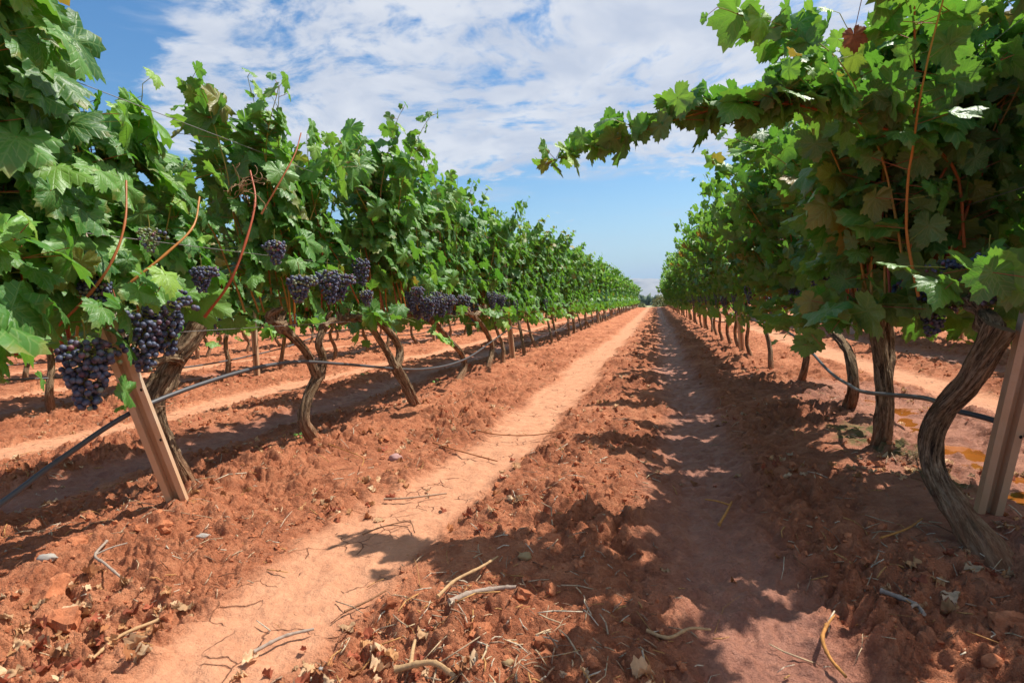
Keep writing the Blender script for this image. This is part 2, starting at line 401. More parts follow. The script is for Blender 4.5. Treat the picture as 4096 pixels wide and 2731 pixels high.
pr.inputs['Roughness'].default_value = 0.06; pr.inputs['IOR'].default_value = 1.33
t.link(t.bump(t.noise(P, 22, 2, 0.5), 0.12, 0.006), pr.inputs['Normal'])

# ------------------------------------------------------------------ soil sheet
yy = [-40, -20, -8, -3, -1, 0.0, 0.5]
y = 0.8
while y < CREST + 6:
    yy.append(y); y += max(0.003, 0.0033 * y)
while y < 7000: yy.append(y); y *= 1.10
yy = np.array(yy)
s_in = np.arange(-1.30, 0.96, 0.0031)
lft = -1.30 - np.cumsum(0.02 * 1.22 ** np.arange(26)); rgt = 0.96 + np.cumsum(0.02 * 1.22 ** np.arange(26))
ss = np.concatenate([lft[::-1], s_in, rgt])
wid = np.maximum(yy, 0) * 1.0 + 0.55
wid = np.where(yy < 0.5, 1.05, wid)
wid = np.minimum(wid, 400)
X = ss[None, :] * wid[:, None]; Y = np.repeat(yy[:, None], len(ss), 1)
Z = terrain(X, Y)
ny, nx = X.shape
idx = np.arange(ny * nx).reshape(ny, nx)
F = np.stack([idx[:-1, :-1], idx[:-1, 1:], idx[1:, 1:], idx[1:, :-1]], -1).reshape(-1, 4)
d_, lane_, tl_, tr_ = masks(X, Y)
far_ = sstep(Y, CREST, CREST + 8)
mo = np.zeros(X.shape)
for a, b, r0 in ((1.05, 3.5, .16), (1.12, 2.98, .17), (1.1, 2.6, .14), (0.98, 3.25, .12)):
    mo = np.maximum(mo, 1 - sstep(np.hypot(X - a, (Y - b) * .7), r0 * .5, r0))
pd = np.full(X.shape, 9.0)
for a, b in PUD: pd = np.minimum(pd, np.hypot(X - a, (Y - b) / 1.25))
wetp = 1 - sstep(pd, 0.25, 0.8)
mesh_np('soil', np.stack([X, Y, Z], -1).reshape(-1, 3), [F], M_soil, None,
        {'dry_track': (tl_ * (1 - far_)).ravel(), 'damp_track': (np.clip(tr_ * 0.9 + wetp * 0.6, 0, 1) * (1 - far_)).ravel(), 'moss': mo.ravel(), 'field': far_.ravel()})
tag(bpy.data.objects['soil'], kind='structure')
# puddle: a level sheet of water lying in the hollow beside the right row
rr = np.random.RandomState(3)
ctr = [(1.40, 2.3, .02), (1.43, 2.6, .04), (1.45, 2.9, .07), (1.46, 3.3, .10), (1.52, 3.7, .12), (1.58, 4.0, .12), (1.58, 4.4, .08), (1.5, 4.8, .05)]
gx, gy = np.meshgrid(np.arange(0.9, 2.1, .01), np.arange(1.9, 5.2, .012))
dd = np.full(gx.shape, 9.)
for a, b, r0 in ctr: dd = np.minimum(dd, np.hypot(gx - a, (gy - b) / 1.2) - r0)
LEVEL = -0.030
ok = (terrain(gx, gy) < LEVEL + .004) & (dd < .34)
gi = np.arange(gx.size).reshape(gx.shape)
q = ok[:-1, :-1] & ok[:-1, 1:] & ok[1:, 1:] & ok[1:, :-1]
Fq = np.stack([gi[:-1, :-1][q], gi[:-1, 1:][q], gi[1:, 1:][q], gi[1:, :-1][q]], -1)
used = np.unique(Fq); rem = np.zeros(gx.size, int); rem[used] = np.arange(len(used))
o = mesh_np('puddle_water', np.stack([gx.ravel()[used], gy.ravel()[used], np.full(len(used), LEVEL)], -1), [rem[Fq]], M_water)
tag(o, kind='structure')

# ------------------------------------------------------------------ leaf blades
CTRL = np.array([(0, .64), (12, .57), (24, .48), (31, .43), (42, .53), (55, .59), (68, .53), (79, .44), (87, .40), (97, .46), (112, .51), (130, .47), (148, .43), (163, .39), (173, .29), (180, .08)], float)
def leaf_template(N, rings, seed, serr=True):
    r_ = np.random.RandomState(seed)
    th = (np.arange(N) + .5) / N * 2 * np.pi - np.pi
    rad = np.interp(np.degrees(np.abs(th)), CTRL[:, 0], CTRL[:, 1])
    if serr: rad = rad * (1 + np.where(np.arange(N) % 2 == 0, .065, -.065)) * (1 + r_.uniform(-.04, .04, N))
    rad *= 1 + .08 * np.sin(th + r_.uniform(0, 6))
    vs = [np.zeros((1, 2))]
    for q in rings:
        b = rad if q == 1 else rad * q * (.85 + .15 * q) if q > .6 else np.full(N, .42) * q * (rad / rad.mean()) ** .5
        vs.append(np.stack([np.sin(th) * b, np.cos(th) * b], -1))
    p = np.concatenate(vs); x, y = p[:, 0], p[:, 1]; rr_ = np.hypot(x, y); tt = np.arctan2(x, y)
    fold = r_.uniform(-.1, .75); dro = r_.uniform(.1, 1.3); wa = r_.uniform(.03, .14); ph = r_.uniform(0, 6)
    z = fold * np.abs(x) * .5 - dro * rr_ ** 2 * .55 - r_.uniform(0, .5) * np.maximum(y, 0) ** 2 + wa * np.sin(tt * 5 + ph) * (rr_ / .5) ** 2 * .6 + .03 * np.cos(tt * 6.6) * (rr_ / .4)
    z += .02 * np.sin(x * 21 + ph) * np.cos(y * 19)
    f = []
    a = np.arange(N); b = (a + 1) % N
    gap = N - 1                                     # petiole sinus stays open between last and first
    keep = a != gap
    tri = np.stack([np.zeros(N, int), 1 + a, 1 + b], -1)[keep]
    quads = []
    for k in range(len(rings) - 1):
        o0 = 1 + k * N; o1 = o0 + N
        quads.append(np.stack([o0 + a, o1 + a, o1 + b, o0 + b], -1)[keep])
    return dict(v=np.stack([x, y, z], -1), tri=tri[:, ::-1], quad=np.concatenate(quads)[:, ::-1] if quads else None, uv=p, r=rr_)
T_HI = [leaf_template(52, (.4, .78, 1.0), k) for k in range(9)]
T_MD = [leaf_template(26, (.55, 1.0), 40 + k) for k in range(6)]
T_LO = [leaf_template(13, (1.0,), 80 + k, False) for k in range(4)]
def norm(a): return a / np.maximum(np.linalg.norm(a, axis=-1, keepdims=True), 1e-9)
def put_leaves(bag, T, pos, tip, nrm, size, rnd, age, mat=0, rs=None):
    rs = rs or np.random
    nrm = norm(nrm); tip = norm(tip - (tip * nrm).sum(-1, keepdims=True) * nrm); sx = np.cross(tip, nrm)
    pick = rs.randint(0, len(T), len(pos))
    for k, tm in enumerate(T):
        s = np.nonzero(pick == k)[0]
        if not len(s): continue
        v = tm['v']; n = len(v)
        asp = rs.uniform(.88, 1.12, len(s))
        W = (sx[s][:, None, :] * (v[None, :, 0:1] * asp[:, None, None]) + tip[s][:, None, :] * v[None, :, 1:2] + nrm[s][:, None, :] * v[None, :, 2:3]) * size[s][:, None, None] + pos[s][:, None, :]
        off = (np.arange(len(s)) * n)[:, None, None]
        fs = [(tm['tri'][None] + off).reshape(-1, 3)]
        if tm['quad'] is not None: fs.append((tm['quad'][None] + off).reshape(-1, 4))
        a = np.stack([np.repeat(rnd[s], n), np.repeat(age[s], n), np.tile(tm['r'], len(s))], -1)
        bag.add(W.reshape(-1, 3), fs, np.tile(tm['uv'], (len(s), 1)), a, mat)
def put_rods(bag, A, B, ra, rb, tone, mat=0, k=3, capped=False):
    """straight thin rods from A to B (petioles, straws)"""
    A = np.asarray(A, float); B = np.asarray(B, float); d = norm(B - A)
    h = np.where(np.abs(d[:, 2:3]) < .9, np.array([[0, 0, 1.]]), np.array([[1., 0, 0]])); u = norm(np.cross(d, h)); v = np.cross(d, u)
    an = np.arange(k) / k * 2 * np.pi
    ring = u[:, None] * np.cos(an)[None, :, None] + v[:, None] * np.sin(an)[None, :, None]
    ra = np.broadcast_to(ra, len(A)); rb = np.broadcast_to(rb, len(A))
    V = np.concatenate([A[:, None] + ring * ra[:, None, None], B[:, None] + ring * rb[:, None, None]], 1)
    a = np.arange(k); b = (a + 1) % k
    q = np.stack([a, b, k + b, k + a], -1)
    off = (np.arange(len(A)) * 2 * k)[:, None, None]
    t_ = np.repeat(np.broadcast_to(tone, (len(A), 3)), 2 * k, 0)
    fs = [(q[None] + off).reshape(-1, 4)]
    if capped and k == 4: fs.append((np.array([[3, 2, 1, 0], [4, 5, 6, 7]])[None] + off).reshape(-1, 4))
    bag.add(V.reshape(-1, 3), fs, None, t_, mat)

def smooth_path(pts, n):
    pts = np.asarray(pts, float); m_ = len(pts)
    P = np.vstack([2 * pts[0] - pts[1], pts, 2 * pts[-1] - pts[-2]])
    out = []
    for tt in np.linspace(0, m_ - 1, n):
        i = min(int(tt), m_ - 2); f = tt - i; p0, p1, p2, p3 = P[i], P[i + 1], P[i + 2], P[i + 3]
        out.append(.5 * ((2 * p1) + (-p0 + p2) * f + (2 * p0 - 5 * p1 + 4 * p2 - p3) * f * f + (-p0 + 3 * p1 - 3 * p2 + p3) * f ** 3))
    return np.array(out)
def tube(bag, path, rad, k=10, tone=(0, 0, 0), mat=0, gnarl=0.0, seed=0, twist=0.0, cap=True):
    path = np.asarray(path, float); n = len(path); rad = np.broadcast_to(rad, n).astype(float)
    tg = norm(np.gradient(path, axis=0)); u = np.cross(tg[0], [0.0, 1, 0]);
    if np.linalg.norm(u) < .1: u = np.cross(tg[0], [1.0, 0, 0])
    u = u / np.linalg.norm(u); us = []
    for i in range(n):
        u = u - tg[i] * (u @ tg[i]); u /= np.linalg.norm(u); us.append(u)
    us = np.array(us); vs = np.cross(tg, us)
    L = np.concatenate([[0], np.cumsum(np.linalg.norm(np.diff(path, axis=0), axis=1))])
    an = np.arange(k + 1) / k * 2 * np.pi
    A = an[None] + twist * L[:, None]
    r_ = rad[:, None] * np.ones_like(A)
    if gnarl:
        aa = np.mod(an[None], 2 * np.pi) + np.zeros_like(A); cx = np.cos(aa); cy = np.sin(aa)
        g = perlin(cx * 2.6 + seed * 3.7 + 9, cy * 2.6 + L[:, None] * 2.4 + seed, 31) * .9 + perlin(cx * 5.5 + seed, cy * 5.5 + L[:, None] * 5 + 5, 32) * .6 + perlin(cx * 11 + seed, cy * 11 + L[:, None] * 3.5, 34) * .4
        kn = perlin(cx * 1.4 + 30 + seed, cy * 1.4 + L[:, None] * 12, 33) + 1.3 * np.maximum(perlin(cx * 1.2 + seed * 2, cy * 1.2 + L[:, None] * 22, 35) - .25, 0)
        r_ = r_ * (1 + gnarl * (g + .75 * kn))
    V = path[:, None] + (us[:, None] * np.cos(A)[..., None] + vs[:, None] * np.sin(A)[..., None]) * r_[..., None]
    idx = np.arange(n * (k + 1)).reshape(n, k + 1)
    F = np.stack([idx[:-1, :-1], idx[:-1, 1:], idx[1:, 1:], idx[1:, :-1]], -1).reshape(-1, 4)
    circ = 2 * np.pi * rad.mean()
    uv = np.stack([np.tile(an / (2 * np.pi) * circ * 6, (n, 1)) + seed, np.repeat(L[:, None] * 6, k + 1, 1)], -1).reshape(-1, 2)
    tn = np.asarray(tone, float)
    if tn.ndim == 2: tn = np.repeat(tn, k + 1, 0)
    bag.add(V.reshape(-1, 3), F, uv, tn, mat)
    if cap:
        for e in (0, n - 1):
            c = path[e]; ring = V[e, :k]
            vv = np.vstack([ring, c]); a = np.arange(k); b = (a + 1) % k
            f = np.stack([a, b, np.full(k, k)], -1)
            bag.add(vv, f if e == n - 1 else f[:, ::-1], None, tn[e * (k + 1)] if tn.ndim == 2 else tn, mat)

# ------------------------------------------------------------------ icosphere
def ico(sub):
    import bmesh
    bm = bmesh.new(); bmesh.ops.create_icosphere(bm, subdivisions=sub, radius=1)
    v = np.array([x.co[:] for x in bm.verts]); f = np.array([[q.index for q in fc.verts] for fc in bm.faces]); bm.free(); return v, f
ICO1, ICO2, ICO3 = ico(1), ico(2), ico(3)
def put_blobs(bag, I, pos, scale, tone, rot=None, mat=0, jig=None, base=None):
    v, f = I; n = len(v); k = len(pos)
    scale = np.asarray(scale, float)
    if scale.ndim == 1: scale = np.repeat(scale[:, None], 3, 1)
    W = np.repeat(v[None], k, 0)
    if base is not None: W = base
    if jig is not None: W = W * jig
    W = W * scale[:, None]
    if rot is not None: W = np.einsum('kij,knj->kni', rot, W)
    W = W + pos[:, None]
    bag.add(W.reshape(-1, 3), (f[None] + (np.arange(k) * n)[:, None, None]).reshape(-1, 3), None, np.repeat(np.broadcast_to(tone, (k, 3)), n, 0), mat)

# ------------------------------------------------------------------ grape bunches
STALK = {}
def bunch_mesh(seed, hi, L=.17, Wd=.055, green=.06, count=None):
    rs = np.random.RandomState(seed); b = Bag(); br = .0074
    br = .0079; pts = []; tries = 0; tgt = count or (170 if hi else 60)
    if not hi: br = .0098
    while len(pts) < tgt and tries < 16000:
        tries += 1
        tt = rs.rand() ** .85; z = -.025 - tt * L; wmax = Wd * (1 - .72 * tt ** 1.4) * (0.75 + .4 * min(1, tt * 6))
        a = rs.rand() * 2 * np.pi; q = wmax * np.sqrt(rs.uniform(.25, 1)); p = np.array([np.cos(a) * q, np.sin(a) * q, z])
        if tt < .35 and rs.rand() < .3: p[0] += .035            # a wing at the shoulder
        if all(np.sum((p - o_) ** 2) > (br * 1.5) ** 2 for o_ in pts): pts.append(p)
    pts = np.array(pts); k = len(pts)
    pal = np.array([(.022, .026, .062), (.030, .032, .075), (.045, .030, .062), (.075, .028, .050)])
    tone = pal[rs.choice(4, k, p=[.42, .33, .17, .08])]
    g = rs.rand(k) < green; tone = tone.copy(); tone[g] = (.24, .27, .06)
    rp = rs.rand(k) < .05; tone[rp] = (.20, .06, .07)
    sc_ = br * rs.uniform(.86, 1.12, k); sc_[g] *= .8
    put_blobs(b, ICO2 if hi else ICO1, pts, np.stack([sc_, sc_, sc_ * 1.06], -1), tone)
    st_ = b if not hi else Bag()
    tube(st_, smooth_path([(0, 0, .035), (.004, .003, 0), (0, 0, -.06), (0, 0, -L * .8)], 8), .0022, 5, (.26, .24, .05), 0 if hi else 1)
    if hi:
        d = pts - np.array([0, 0, 1.0]) * pts[:, 2:3]; A = np.stack([pts[:, 0] * .15, pts[:, 1] * .15, pts[:, 2] + .012], -1)
        put_rods(st_, A, pts, .0009, .0009, (.25, .25, .05), 0)
        me = b.build('grape_bunch', [M_berry], link=False); STALK[me.name] = st_.build('stalk', [M_cane], link=False); return me
    return b.build('grape_bunch', [M_berry, M_cane], link=False)
B_HI = [bunch_mesh(1, 1), bunch_mesh(2, 1, .13, .05, .14), bunch_mesh(3, 1, .20, .058), bunch_mesh(4, 1, .11, .045, .3), bunch_mesh(5, 1, .09, .04, .85, 60)]
B_LO = [bunch_mesh(11, 0), bunch_mesh(12, 0, .13, .05, .15), bunch_mesh(13, 0, .20, .058)]

# ------------------------------------------------------------------ vines
CANE_RED = np.array([(.42, .115, .035), (.46, .17, .035), (.34, .07, .035), (.44, .22, .05)])
CANE_TIP = np.array((.34, .30, .05))
def grow_shoot(rs, p, d, length, out, sag=.02, step=.05):
    pts = [np.array(p, float)]; d = np.array(d, float); n = int(length / step)
    bend = rs.normal(0, .022, 3)
    for i in range(n):
        f = i / n
        d = d + bend * .55 + rs.normal(0, .035, 3) + np.array([out * .010, 0, -sag * f * 1.6])
        if rs.rand() < .08: bend = rs.normal(0, .03, 3)
        d = d / np.linalg.norm(d); pts.append(pts[-1] + d * step)
    return np.array(pts)
HELIO = np.array((.55, .22, .22))
def foliage(rs, shoots, T, dens, bag, size0, pet=True, width=.16, lat=.55, sizev=.30, side_bias=0.0, zlow=.0, xlim=None):
    """leaves with petioles along shoots, plus small side shoots"""
    Pn = []; Pl = []; tipd = []; nr = []; sz = []; rn = []; ag = []
    for S in shoots:
        n = len(S); s = 1 if rs.rand() < .5 else -1
        for i in range(2, n):
            f = i / (n - 1)
            if rs.rand() > dens: continue
            s = -s
            if S[i][2] < zlow and rs.rand() < .6: continue
            base = S[i]
            k = 1 + (rs.poisson(lat) if f < .9 else 0)
            for j in range(k):
                o_ = np.array([s * (1 if j == 0 else rs.choice([-1, 1])) + side_bias, rs.normal(0, .75), 0]); o_ /= np.linalg.norm(o_)
                ln = rs.uniform(.05, .13) + (rs.uniform(.0, width) if j else 0)
                ln *= (1 if f < .8 else .45); q = base + o_ * ln + np.array([0, 0, rs.uniform(-.02, .06)])
                size = size0 * rs.lognormal(0, sizev) * (1 - .5 * max(0, f - .84) / .16) * (.78 if j else 1)
                size = min(size, size0 * 1.55)
                up = rs.uniform(.05, .85)
                Pn.append(base); Pl.append(q)
                nr.append(o_ * rs.uniform(.2, .8) + np.array([0, 0, up]) + HELIO + rs.normal(0, .45, 3))
                tipd.append(np.array([0, 0, -1.0]) + o_ * rs.uniform(.1, .9) + rs.normal(0, .4, 3))
                sz.append(size); r0 = np.clip(rs.beta(2, 2.6) + (.35 if f > .85 else 0), 0, 1); rn.append(r0)
                ag.append(rs.uniform(.45, 1) if rs.rand() < .014 else (rs.uniform(.2, .5) if rs.rand() < .015 else 0.0))
    Pn, Pl = np.array(Pn), np.array(Pl); sz = np.array(sz); tipd = norm(np.array(tipd)); nr = np.array(nr)
    put_leaves(bag, T, Pl, tipd, nr, sz, np.array(rn), np.array(ag), 0, rs)
    if pet:
        col = np.where((rs.rand(len(Pn)) < .5)[:, None], np.array([(.36, .10, .05)]), np.array([(.30, .30, .06)]))
        put_rods(bag, Pn, Pl, .0016, .0013, col, 1)
def cane_tube(bag, S, rs, r0=.0048, k=6, lodn=1):
    n = len(S); f = np.linspace(0, 1, n)[:, None]; c = CANE_RED[rs.randint(4)]
    g = sstep(f, .30 + rs.uniform(-.1, .2), .85)
    tone = c * (1 - g) + CANE_TIP * g
    rad = r0 * (1 - .72 * f[:, 0]); rad[::2] *= 1.14
    tube(bag, S[::lodn], rad[::lodn], k, tone[::lodn], 0 if bag.__dict__.get('solo') else 1, cap=False)
def default_trunk(rs):
    lean = rs.normal(0, .07); ly = rs.normal(0, .16)
    pts = [(0, 0, -.07), (0, 0, .03), (lean * .3 + rs.normal(0, .03), ly * .2 + rs.normal(0, .05), .2), (lean * .8 + rs.normal(0, .03), ly * .7 + rs.normal(0, .05), .42), (lean, ly, .58), (lean * .6, ly * 1.05, .67)]
    return [(pts, [.062, .05, .036, .033, .034, .036])]
def build_trunk(parent, limbs, arms, rs, hi=True, seed=0, link=True):
    b = Bag(); k = 40 if hi else 10
    for j, (pts, rad) in enumerate(limbs):
        n = 70 if hi else 12
        P = smooth_path(pts, n); rr_ = np.interp(np.linspace(0, 1, n), np.linspace(0, 1, len(rad)), rad)
        rr_ = rr_ * .80
        tube(b, P, rr_, k, gnarl=.24 if hi else .2, seed=seed + j * 1.7, twist=rs.uniform(-2, 2))
        if hi:                                    # loose strips of bark
            for q in range(15):
                i0 = rs.randint(3, n - 24); a = rs.rand() * 6.28; L = rs.randint(8, 20)
                seg = P[i0:i0 + L] + np.array([np.cos(a), np.sin(a), 0]) * (rr_[i0:i0 + L, None] * rs.uniform(1.0, 1.18)) + np.linspace(0, 1, L)[:, None] ** 2 * rs.normal(0, .012, 3)
                tube(b, seg, np.linspace(.0032, .0012, L), 4, seed=seed + q, gnarl=.2)
    for pts, r0 in arms:                          # gnarled cordon arms with spurs
        n = 34 if hi else 8
        P = smooth_path(pts, n); f = np.linspace(0, 1, n)
        tube(b, P, r0 * (1 - .45 * f) * (1 + .25 * np.sin(f * 19 + seed)), k, gnarl=.26 if hi else .2, seed=seed + 5)
        for q in (range(4) if hi else range(2)):
            i0 = rs.randint(2, n - 1); c = P[i0]
            tube(b, smooth_path([c, c + np.array([rs.normal(0, .012), rs.normal(0, .012), .03]), c + np.array([rs.normal(0, .02), rs.normal(0, .02), .065])], 6), np.array([.016, .014, .013, .013, .012, .009]) * r0 / .024, 8 if hi else 5, gnarl=.2, seed=seed + q)
    return b.build('trunk', [M_bark], parent, link=link)

def vine_parts(seed, lod, limbs=None, arms=None, span=(-.56, .56), n_sh=15, zc=.74, hmax=(1.95, 2.25), size=.125, xw=.09, bunches=5, extra=None, cane_objs=False, bx=None, cx=0.0, lowleaf=8, hfun=None, lw=.14, boost=0, lat=None):
    """returns dict of meshes, all relative to the vine's base"""
    rs = np.random.RandomState(seed)
    if limbs is None: limbs = default_trunk(rs)
    head = np.array(limbs[0][0][-1], float)
    if arms is None:
        arms = []
        for s in (-1, 1):
            ln = (span[1] if s > 0 else -span[0]) * .85
            arms.append(([head, head + np.array([-head[0] * .5, s * .12, .02]), (cx * .3, s * ln * .6, zc + .01), (cx * .3, s * ln, zc + rs.uniform(-.02, .03))], .026))
    shoots = []; ys = np.linspace(span[0], span[1], n_sh) + rs.uniform(-.05, .05, n_sh)
    for i, y0 in enumerate(ys):
        o_ = 1 if i % 2 else -1
        top = rs.uniform(*hmax)
        if hfun: top = hfun(y0) + rs.uniform(-.10, .10)
        L = (top - zc) * rs.uniform(.98, 1.14)
        S = grow_shoot(rs, (cx * .3 + rs.normal(0, .02), y0, zc + .03), (o_ * xw * rs.uniform(.2, 1.6) + cx * .55, rs.normal(0, .13), 1), L, o_ * .5, .022 if rs.rand() < .7 else .05)
        S[:, 2] = np.minimum(S[:, 2], top + .05)
        shoots.append(S)
    for i in range(lowleaf):                         # short growth that droops about the fruit
        s = rs.choice([-1, 1]); y0 = rs.uniform(*span)
        shoots.append(grow_shoot(rs, (s * .03, y0, zc), (s * 1.0, rs.normal(0, .5), .15), rs.uniform(.2, .50), s, .42))
    fb = Bag(); T = (T_HI, T_MD, T_LO)[lod]
    if extra:
        ex = [np.array(e) for e in extra(rs)]; shoots += ex
        if boost:
            for q in (5, 6): foliage(np.random.RandomState(q), ex[:boost], T, 1.0, fb, size * .84, True, .03, .25, sizev=.12)
    kw = dict(dens=(.93, .93, .75)[lod], size0=size * (1, 1.03, 1.22)[lod], pet=lod < 2, lat=((.55, .60, .5)[lod] if lat is None else lat), width=lw, zlow=zc + (.20 if lod == 0 else .06))
    foliage(rs, shoots, T, kw['dens'], fb, kw['size0'], kw['pet'], kw['width'], kw['lat'], zlow=kw['zlow'])
    out = dict(canes=[])
    for j, S in enumerate(shoots):
        if cane_objs:
            if j < n_sh or len(S) > 12:
                cb = Bag(); cb.solo = True; cane_tube(cb, S, rs, .0052, 7); out['canes'].append(cb.build('cane', [M_cane], link=False))
        elif lod < 2: cane_tube(fb, S, rs, .005, 5, 2)
        elif j < n_sh: cane_tube(fb, S, rs, .007, 3, 4)
    out['foliage'] = fb.build('foliage', [M_leaf if lod < 2 else M_leaf_far, M_cane], link=False)
    out['trunk'] = build_trunk(None, limbs, arms, rs, lod == 0, seed, link=False)
    bl = []
    if bx is None:
        for j in range(bunches):
            s = 1 if rs.rand() < .6 else -1
            bl.append(((s * rs.uniform(.04, .15), rs.uniform(span[0], span[1]), zc + rs.uniform(.10, .24)), rs.randint(0, 3), rs.uniform(0, 6.28), rs.uniform(.85, 1.15)))
    else: bl = bx
    out['bunches'] = bl
    return out
def plant(parts, loc, label, group, rz=0.0, lean=0.0, sx=1.0, sy=1.0, sz=1.0, hi=False, with_bunches=True, name='grapevine'):
    o = empty(name, loc, rz); o.rotation_euler[1] = lean * math.cos(rz); o.scale = (sx, sy, sz); tag(o, label, 'vine', group)
    for k in ('trunk', 'foliage'):
        c = bpy.data.objects.new(k, parts[k]); C.objects.link(c); c.parent = o
    for me in parts['canes']:
        c = bpy.data.objects.new('cane', me); C.objects.link(c); c.parent = o
    if with_bunches:
        for p, k, a, s in parts['bunches']:
            c = bpy.data.objects.new('grape_bunch', (B_HI if hi else B_LO)[k if hi else k % 3]); C.objects.link(c); c.parent = o
            c.location = p; c.rotation_euler = (0, 0, a); c.scale = (s, s, s)
            if c.data.name in STALK:
                k2 = bpy.data.objects.new('stalk', STALK[c.data.name]); C.objects.link(k2); k2.parent = c
    return o

def rel(pts, base): return [(a - base[0], b - base[1], c - base[2]) for a, b, c in pts]
# ---- near vines, each built after its own trunk in the photograph
HERO = []
LONGPTS = [(1.12, 2.5, .95), (1.08, 2.47, 1.22), (.92, 2.38, 1.34), (.73, 2.3, 1.385), (.58, 2.2, 1.415), (.46, 2.15, 1.44), (.35, 2.15, 1.455), (.23, 2.18, 1.465), (.09, 2.2, 1.45), (-.11, 2.25, 1.42), (-.28, 2.28, 1.40), (-.42, 2.3, 1.36)]
# left row
b0 = (-2.12, 2.10, gz(-2.12, 2.10))
limb = [(rel([(-2.12, 2.13, -.07), (-2.12, 2.10, .04), (-2.12, 2.00, .28), (-2.12, 1.98, .43), (-2.11, 2.04, .54)], b0), [.08, .07, .056, .056, .066]),
        (rel([(-2.11, 2.03, .50), (-2.09, 2.07, .60), (-2.06, 2.12, .67), (-2.04, 2.18, .76)], b0), [.062, .052, .046, .05])]
arms = [(rel([(-2.11, 2.05, .56), (-2.07, 2.08, .60), (-2.02, 1.98, .63), (-1.99, 1.84, .62), (-1.97, 1.62, .66)], b0), .024)]
bx = [(tuple(np.subtract((-1.78, 1.74, .95), b0)), 2, .4, 1.25), (tuple(np.subtract((-1.80, 1.66, .86), b0)), 0, 2.0, 1.25), (tuple(np.subtract((-1.80, 1.44, .77), b0)), 0, 1.0, 1.3), (tuple(np.subtract((-1.86, 1.55, .96), b0)), 3, 3.0, 1.0),
      (tuple(np.subtract((-1.80, 1.72, 1.15), b0)), 4, 1.0, .9), (tuple(np.subtract((-1.86, 2.02, 1.03), b0)), 1, 1.0, .8)]
def ex0(rs):
    r = []
    for i in range(8):                                # growth that leans out of the row's end toward the lane
        y0 = rs.uniform(1.32, 1.56); S = grow_shoot(rs, rel([(-1.97, y0, .70)], b0)[0], (rs.uniform(-.12, .12), rs.uniform(-.30, -.05), 1), rs.uniform(1.0, 1.5), .1, .01); r.append(S)
    for i in range(8):
        r.append(grow_shoot(rs, rel([(-1.88, rs.uniform(1.15, 1.42), .78)], b0)[0], (rs.uniform(-.1, .5), rs.uniform(-.5, 0), .1), rs.uniform(.35, .55), .4, .25))
    r.append(grow_shoot(rs, rel([(-1.9, 1.50, .74)], b0)[0], (.7, .1, .55), .40, .4, .15))
    return r
HERO.append((vine_parts(101, 0, limb, arms, (-.80, .12), 15, .68, (1.70, 2.0), .150, .06, bx=bx, extra=ex0, cane_objs=True, cx=-.05, lowleaf=3, lw=.08, lat=.9, hfun=lambda q: 2.10 if q < -.5 else (1.68 if q < -.12 else 1.40)), b0, 'grapevine with thick twisted trunk behind the leaning post, dark grape bunches beside it'))
b1 = (-2.0, 2.96, gz(-2.0, 2.96))
limb = [(rel([(-2.0, 2.98, -.07), (-2.0, 2.955, .04), (-2.02, 2.90, .16), (-2.02, 2.93, .28), (-2.0, 3.05, .43)], b1), [.052, .05, .038, .034, .044]),
        (rel([(-2.0, 3.03, .40), (-2.0, 2.93, .57), (-2.0, 2.82, .66), (-2.0, 2.70, .74)], b1), [.034, .027, .026, .032]),
        (rel([(-2.0, 3.05, .40), (-1.99, 3.08, .52), (-1.98, 3.03, .62), (-1.97, 3.09, .72)], b1), [.036, .028, .024, .027])]
arms = [(rel([(-2.0, 2.72, .73), (-1.99, 2.66, .76), (-1.98, 2.60, .77)], b1), .032), (rel([(-1.97, 3.07, .71), (-1.97, 3.17, .745), (-1.97, 3.3, .735), (-1.97, 3.46, .74)], b1), .022)]
bx = [(tuple(np.subtract((-1.78, 2.58, 1.02), b1)), 3, .4, 1.2), (tuple(np.subtract((-1.78, 2.86, 1.06), b1)), 0, 2.6, 1.1), (tuple(np.subtract((-1.79, 2.98, 1.04), b1)), 1, .6, 1.1), (tuple(np.subtract((-1.80, 2.44, 1.18), b1)), 3, 2.6, 1.0),
      (tuple(np.subtract((-1.80, 3.32, .95), b1)), 3, 5, .9), (tuple(np.subtract((-1.85, 3.36, 1.16), b1)), 0, 5, 1), (tuple(np.subtract((-1.80, 2.66, .98), b1)), 4, 5, .8)]
def ex1(rs):
    r = []
    for i in range(3): r.append(grow_shoot(rs, rel([(-1.97, rs.uniform(2.72, 2.86), .74)], b1)[0], (rs.uniform(-.03, .12), rs.uniform(-.14, .02), 1), rs.uniform(1.18, 1.36), .1, .0))
    return r
HERO.append((vine_parts(102, 0, limb, arms, (-.44, .56), 15, .74, (1.80, 2.12), .135, .05, cx=-.22, lw=.08, lat=.8, bx=bx, extra=ex1, cane_objs=True, lowleaf=5, hfun=lambda q: 1.90 if q < -.1 else 1.80), b1, 'grapevine with a Y-forked trunk and the tallest shoots of the left row'))
b2 = (-1.80, 4.02, gz(-1.80, 4.02))
limb = [(rel([(-1.80, 4.06, -.07), (-1.80, 4.02, .02), (-1.84, 3.93, .22), (-1.88, 3.84, .38)], b2), [.062, .052, .042, .046]),
        (rel([(-1.88, 3.84, .36), (-1.90, 3.78, .48), (-1.92, 3.68, .60), (-1.94, 3.58, .72)], b2), [.033, .029, .027, .03]),
        (rel([(-1.88, 3.85, .36), (-1.88, 3.93, .50), (-1.90, 3.84, .62), (-1.92, 3.66, .73), (-1.93, 3.5, .76)], b2), [.036, .032, .029, .028, .03])]
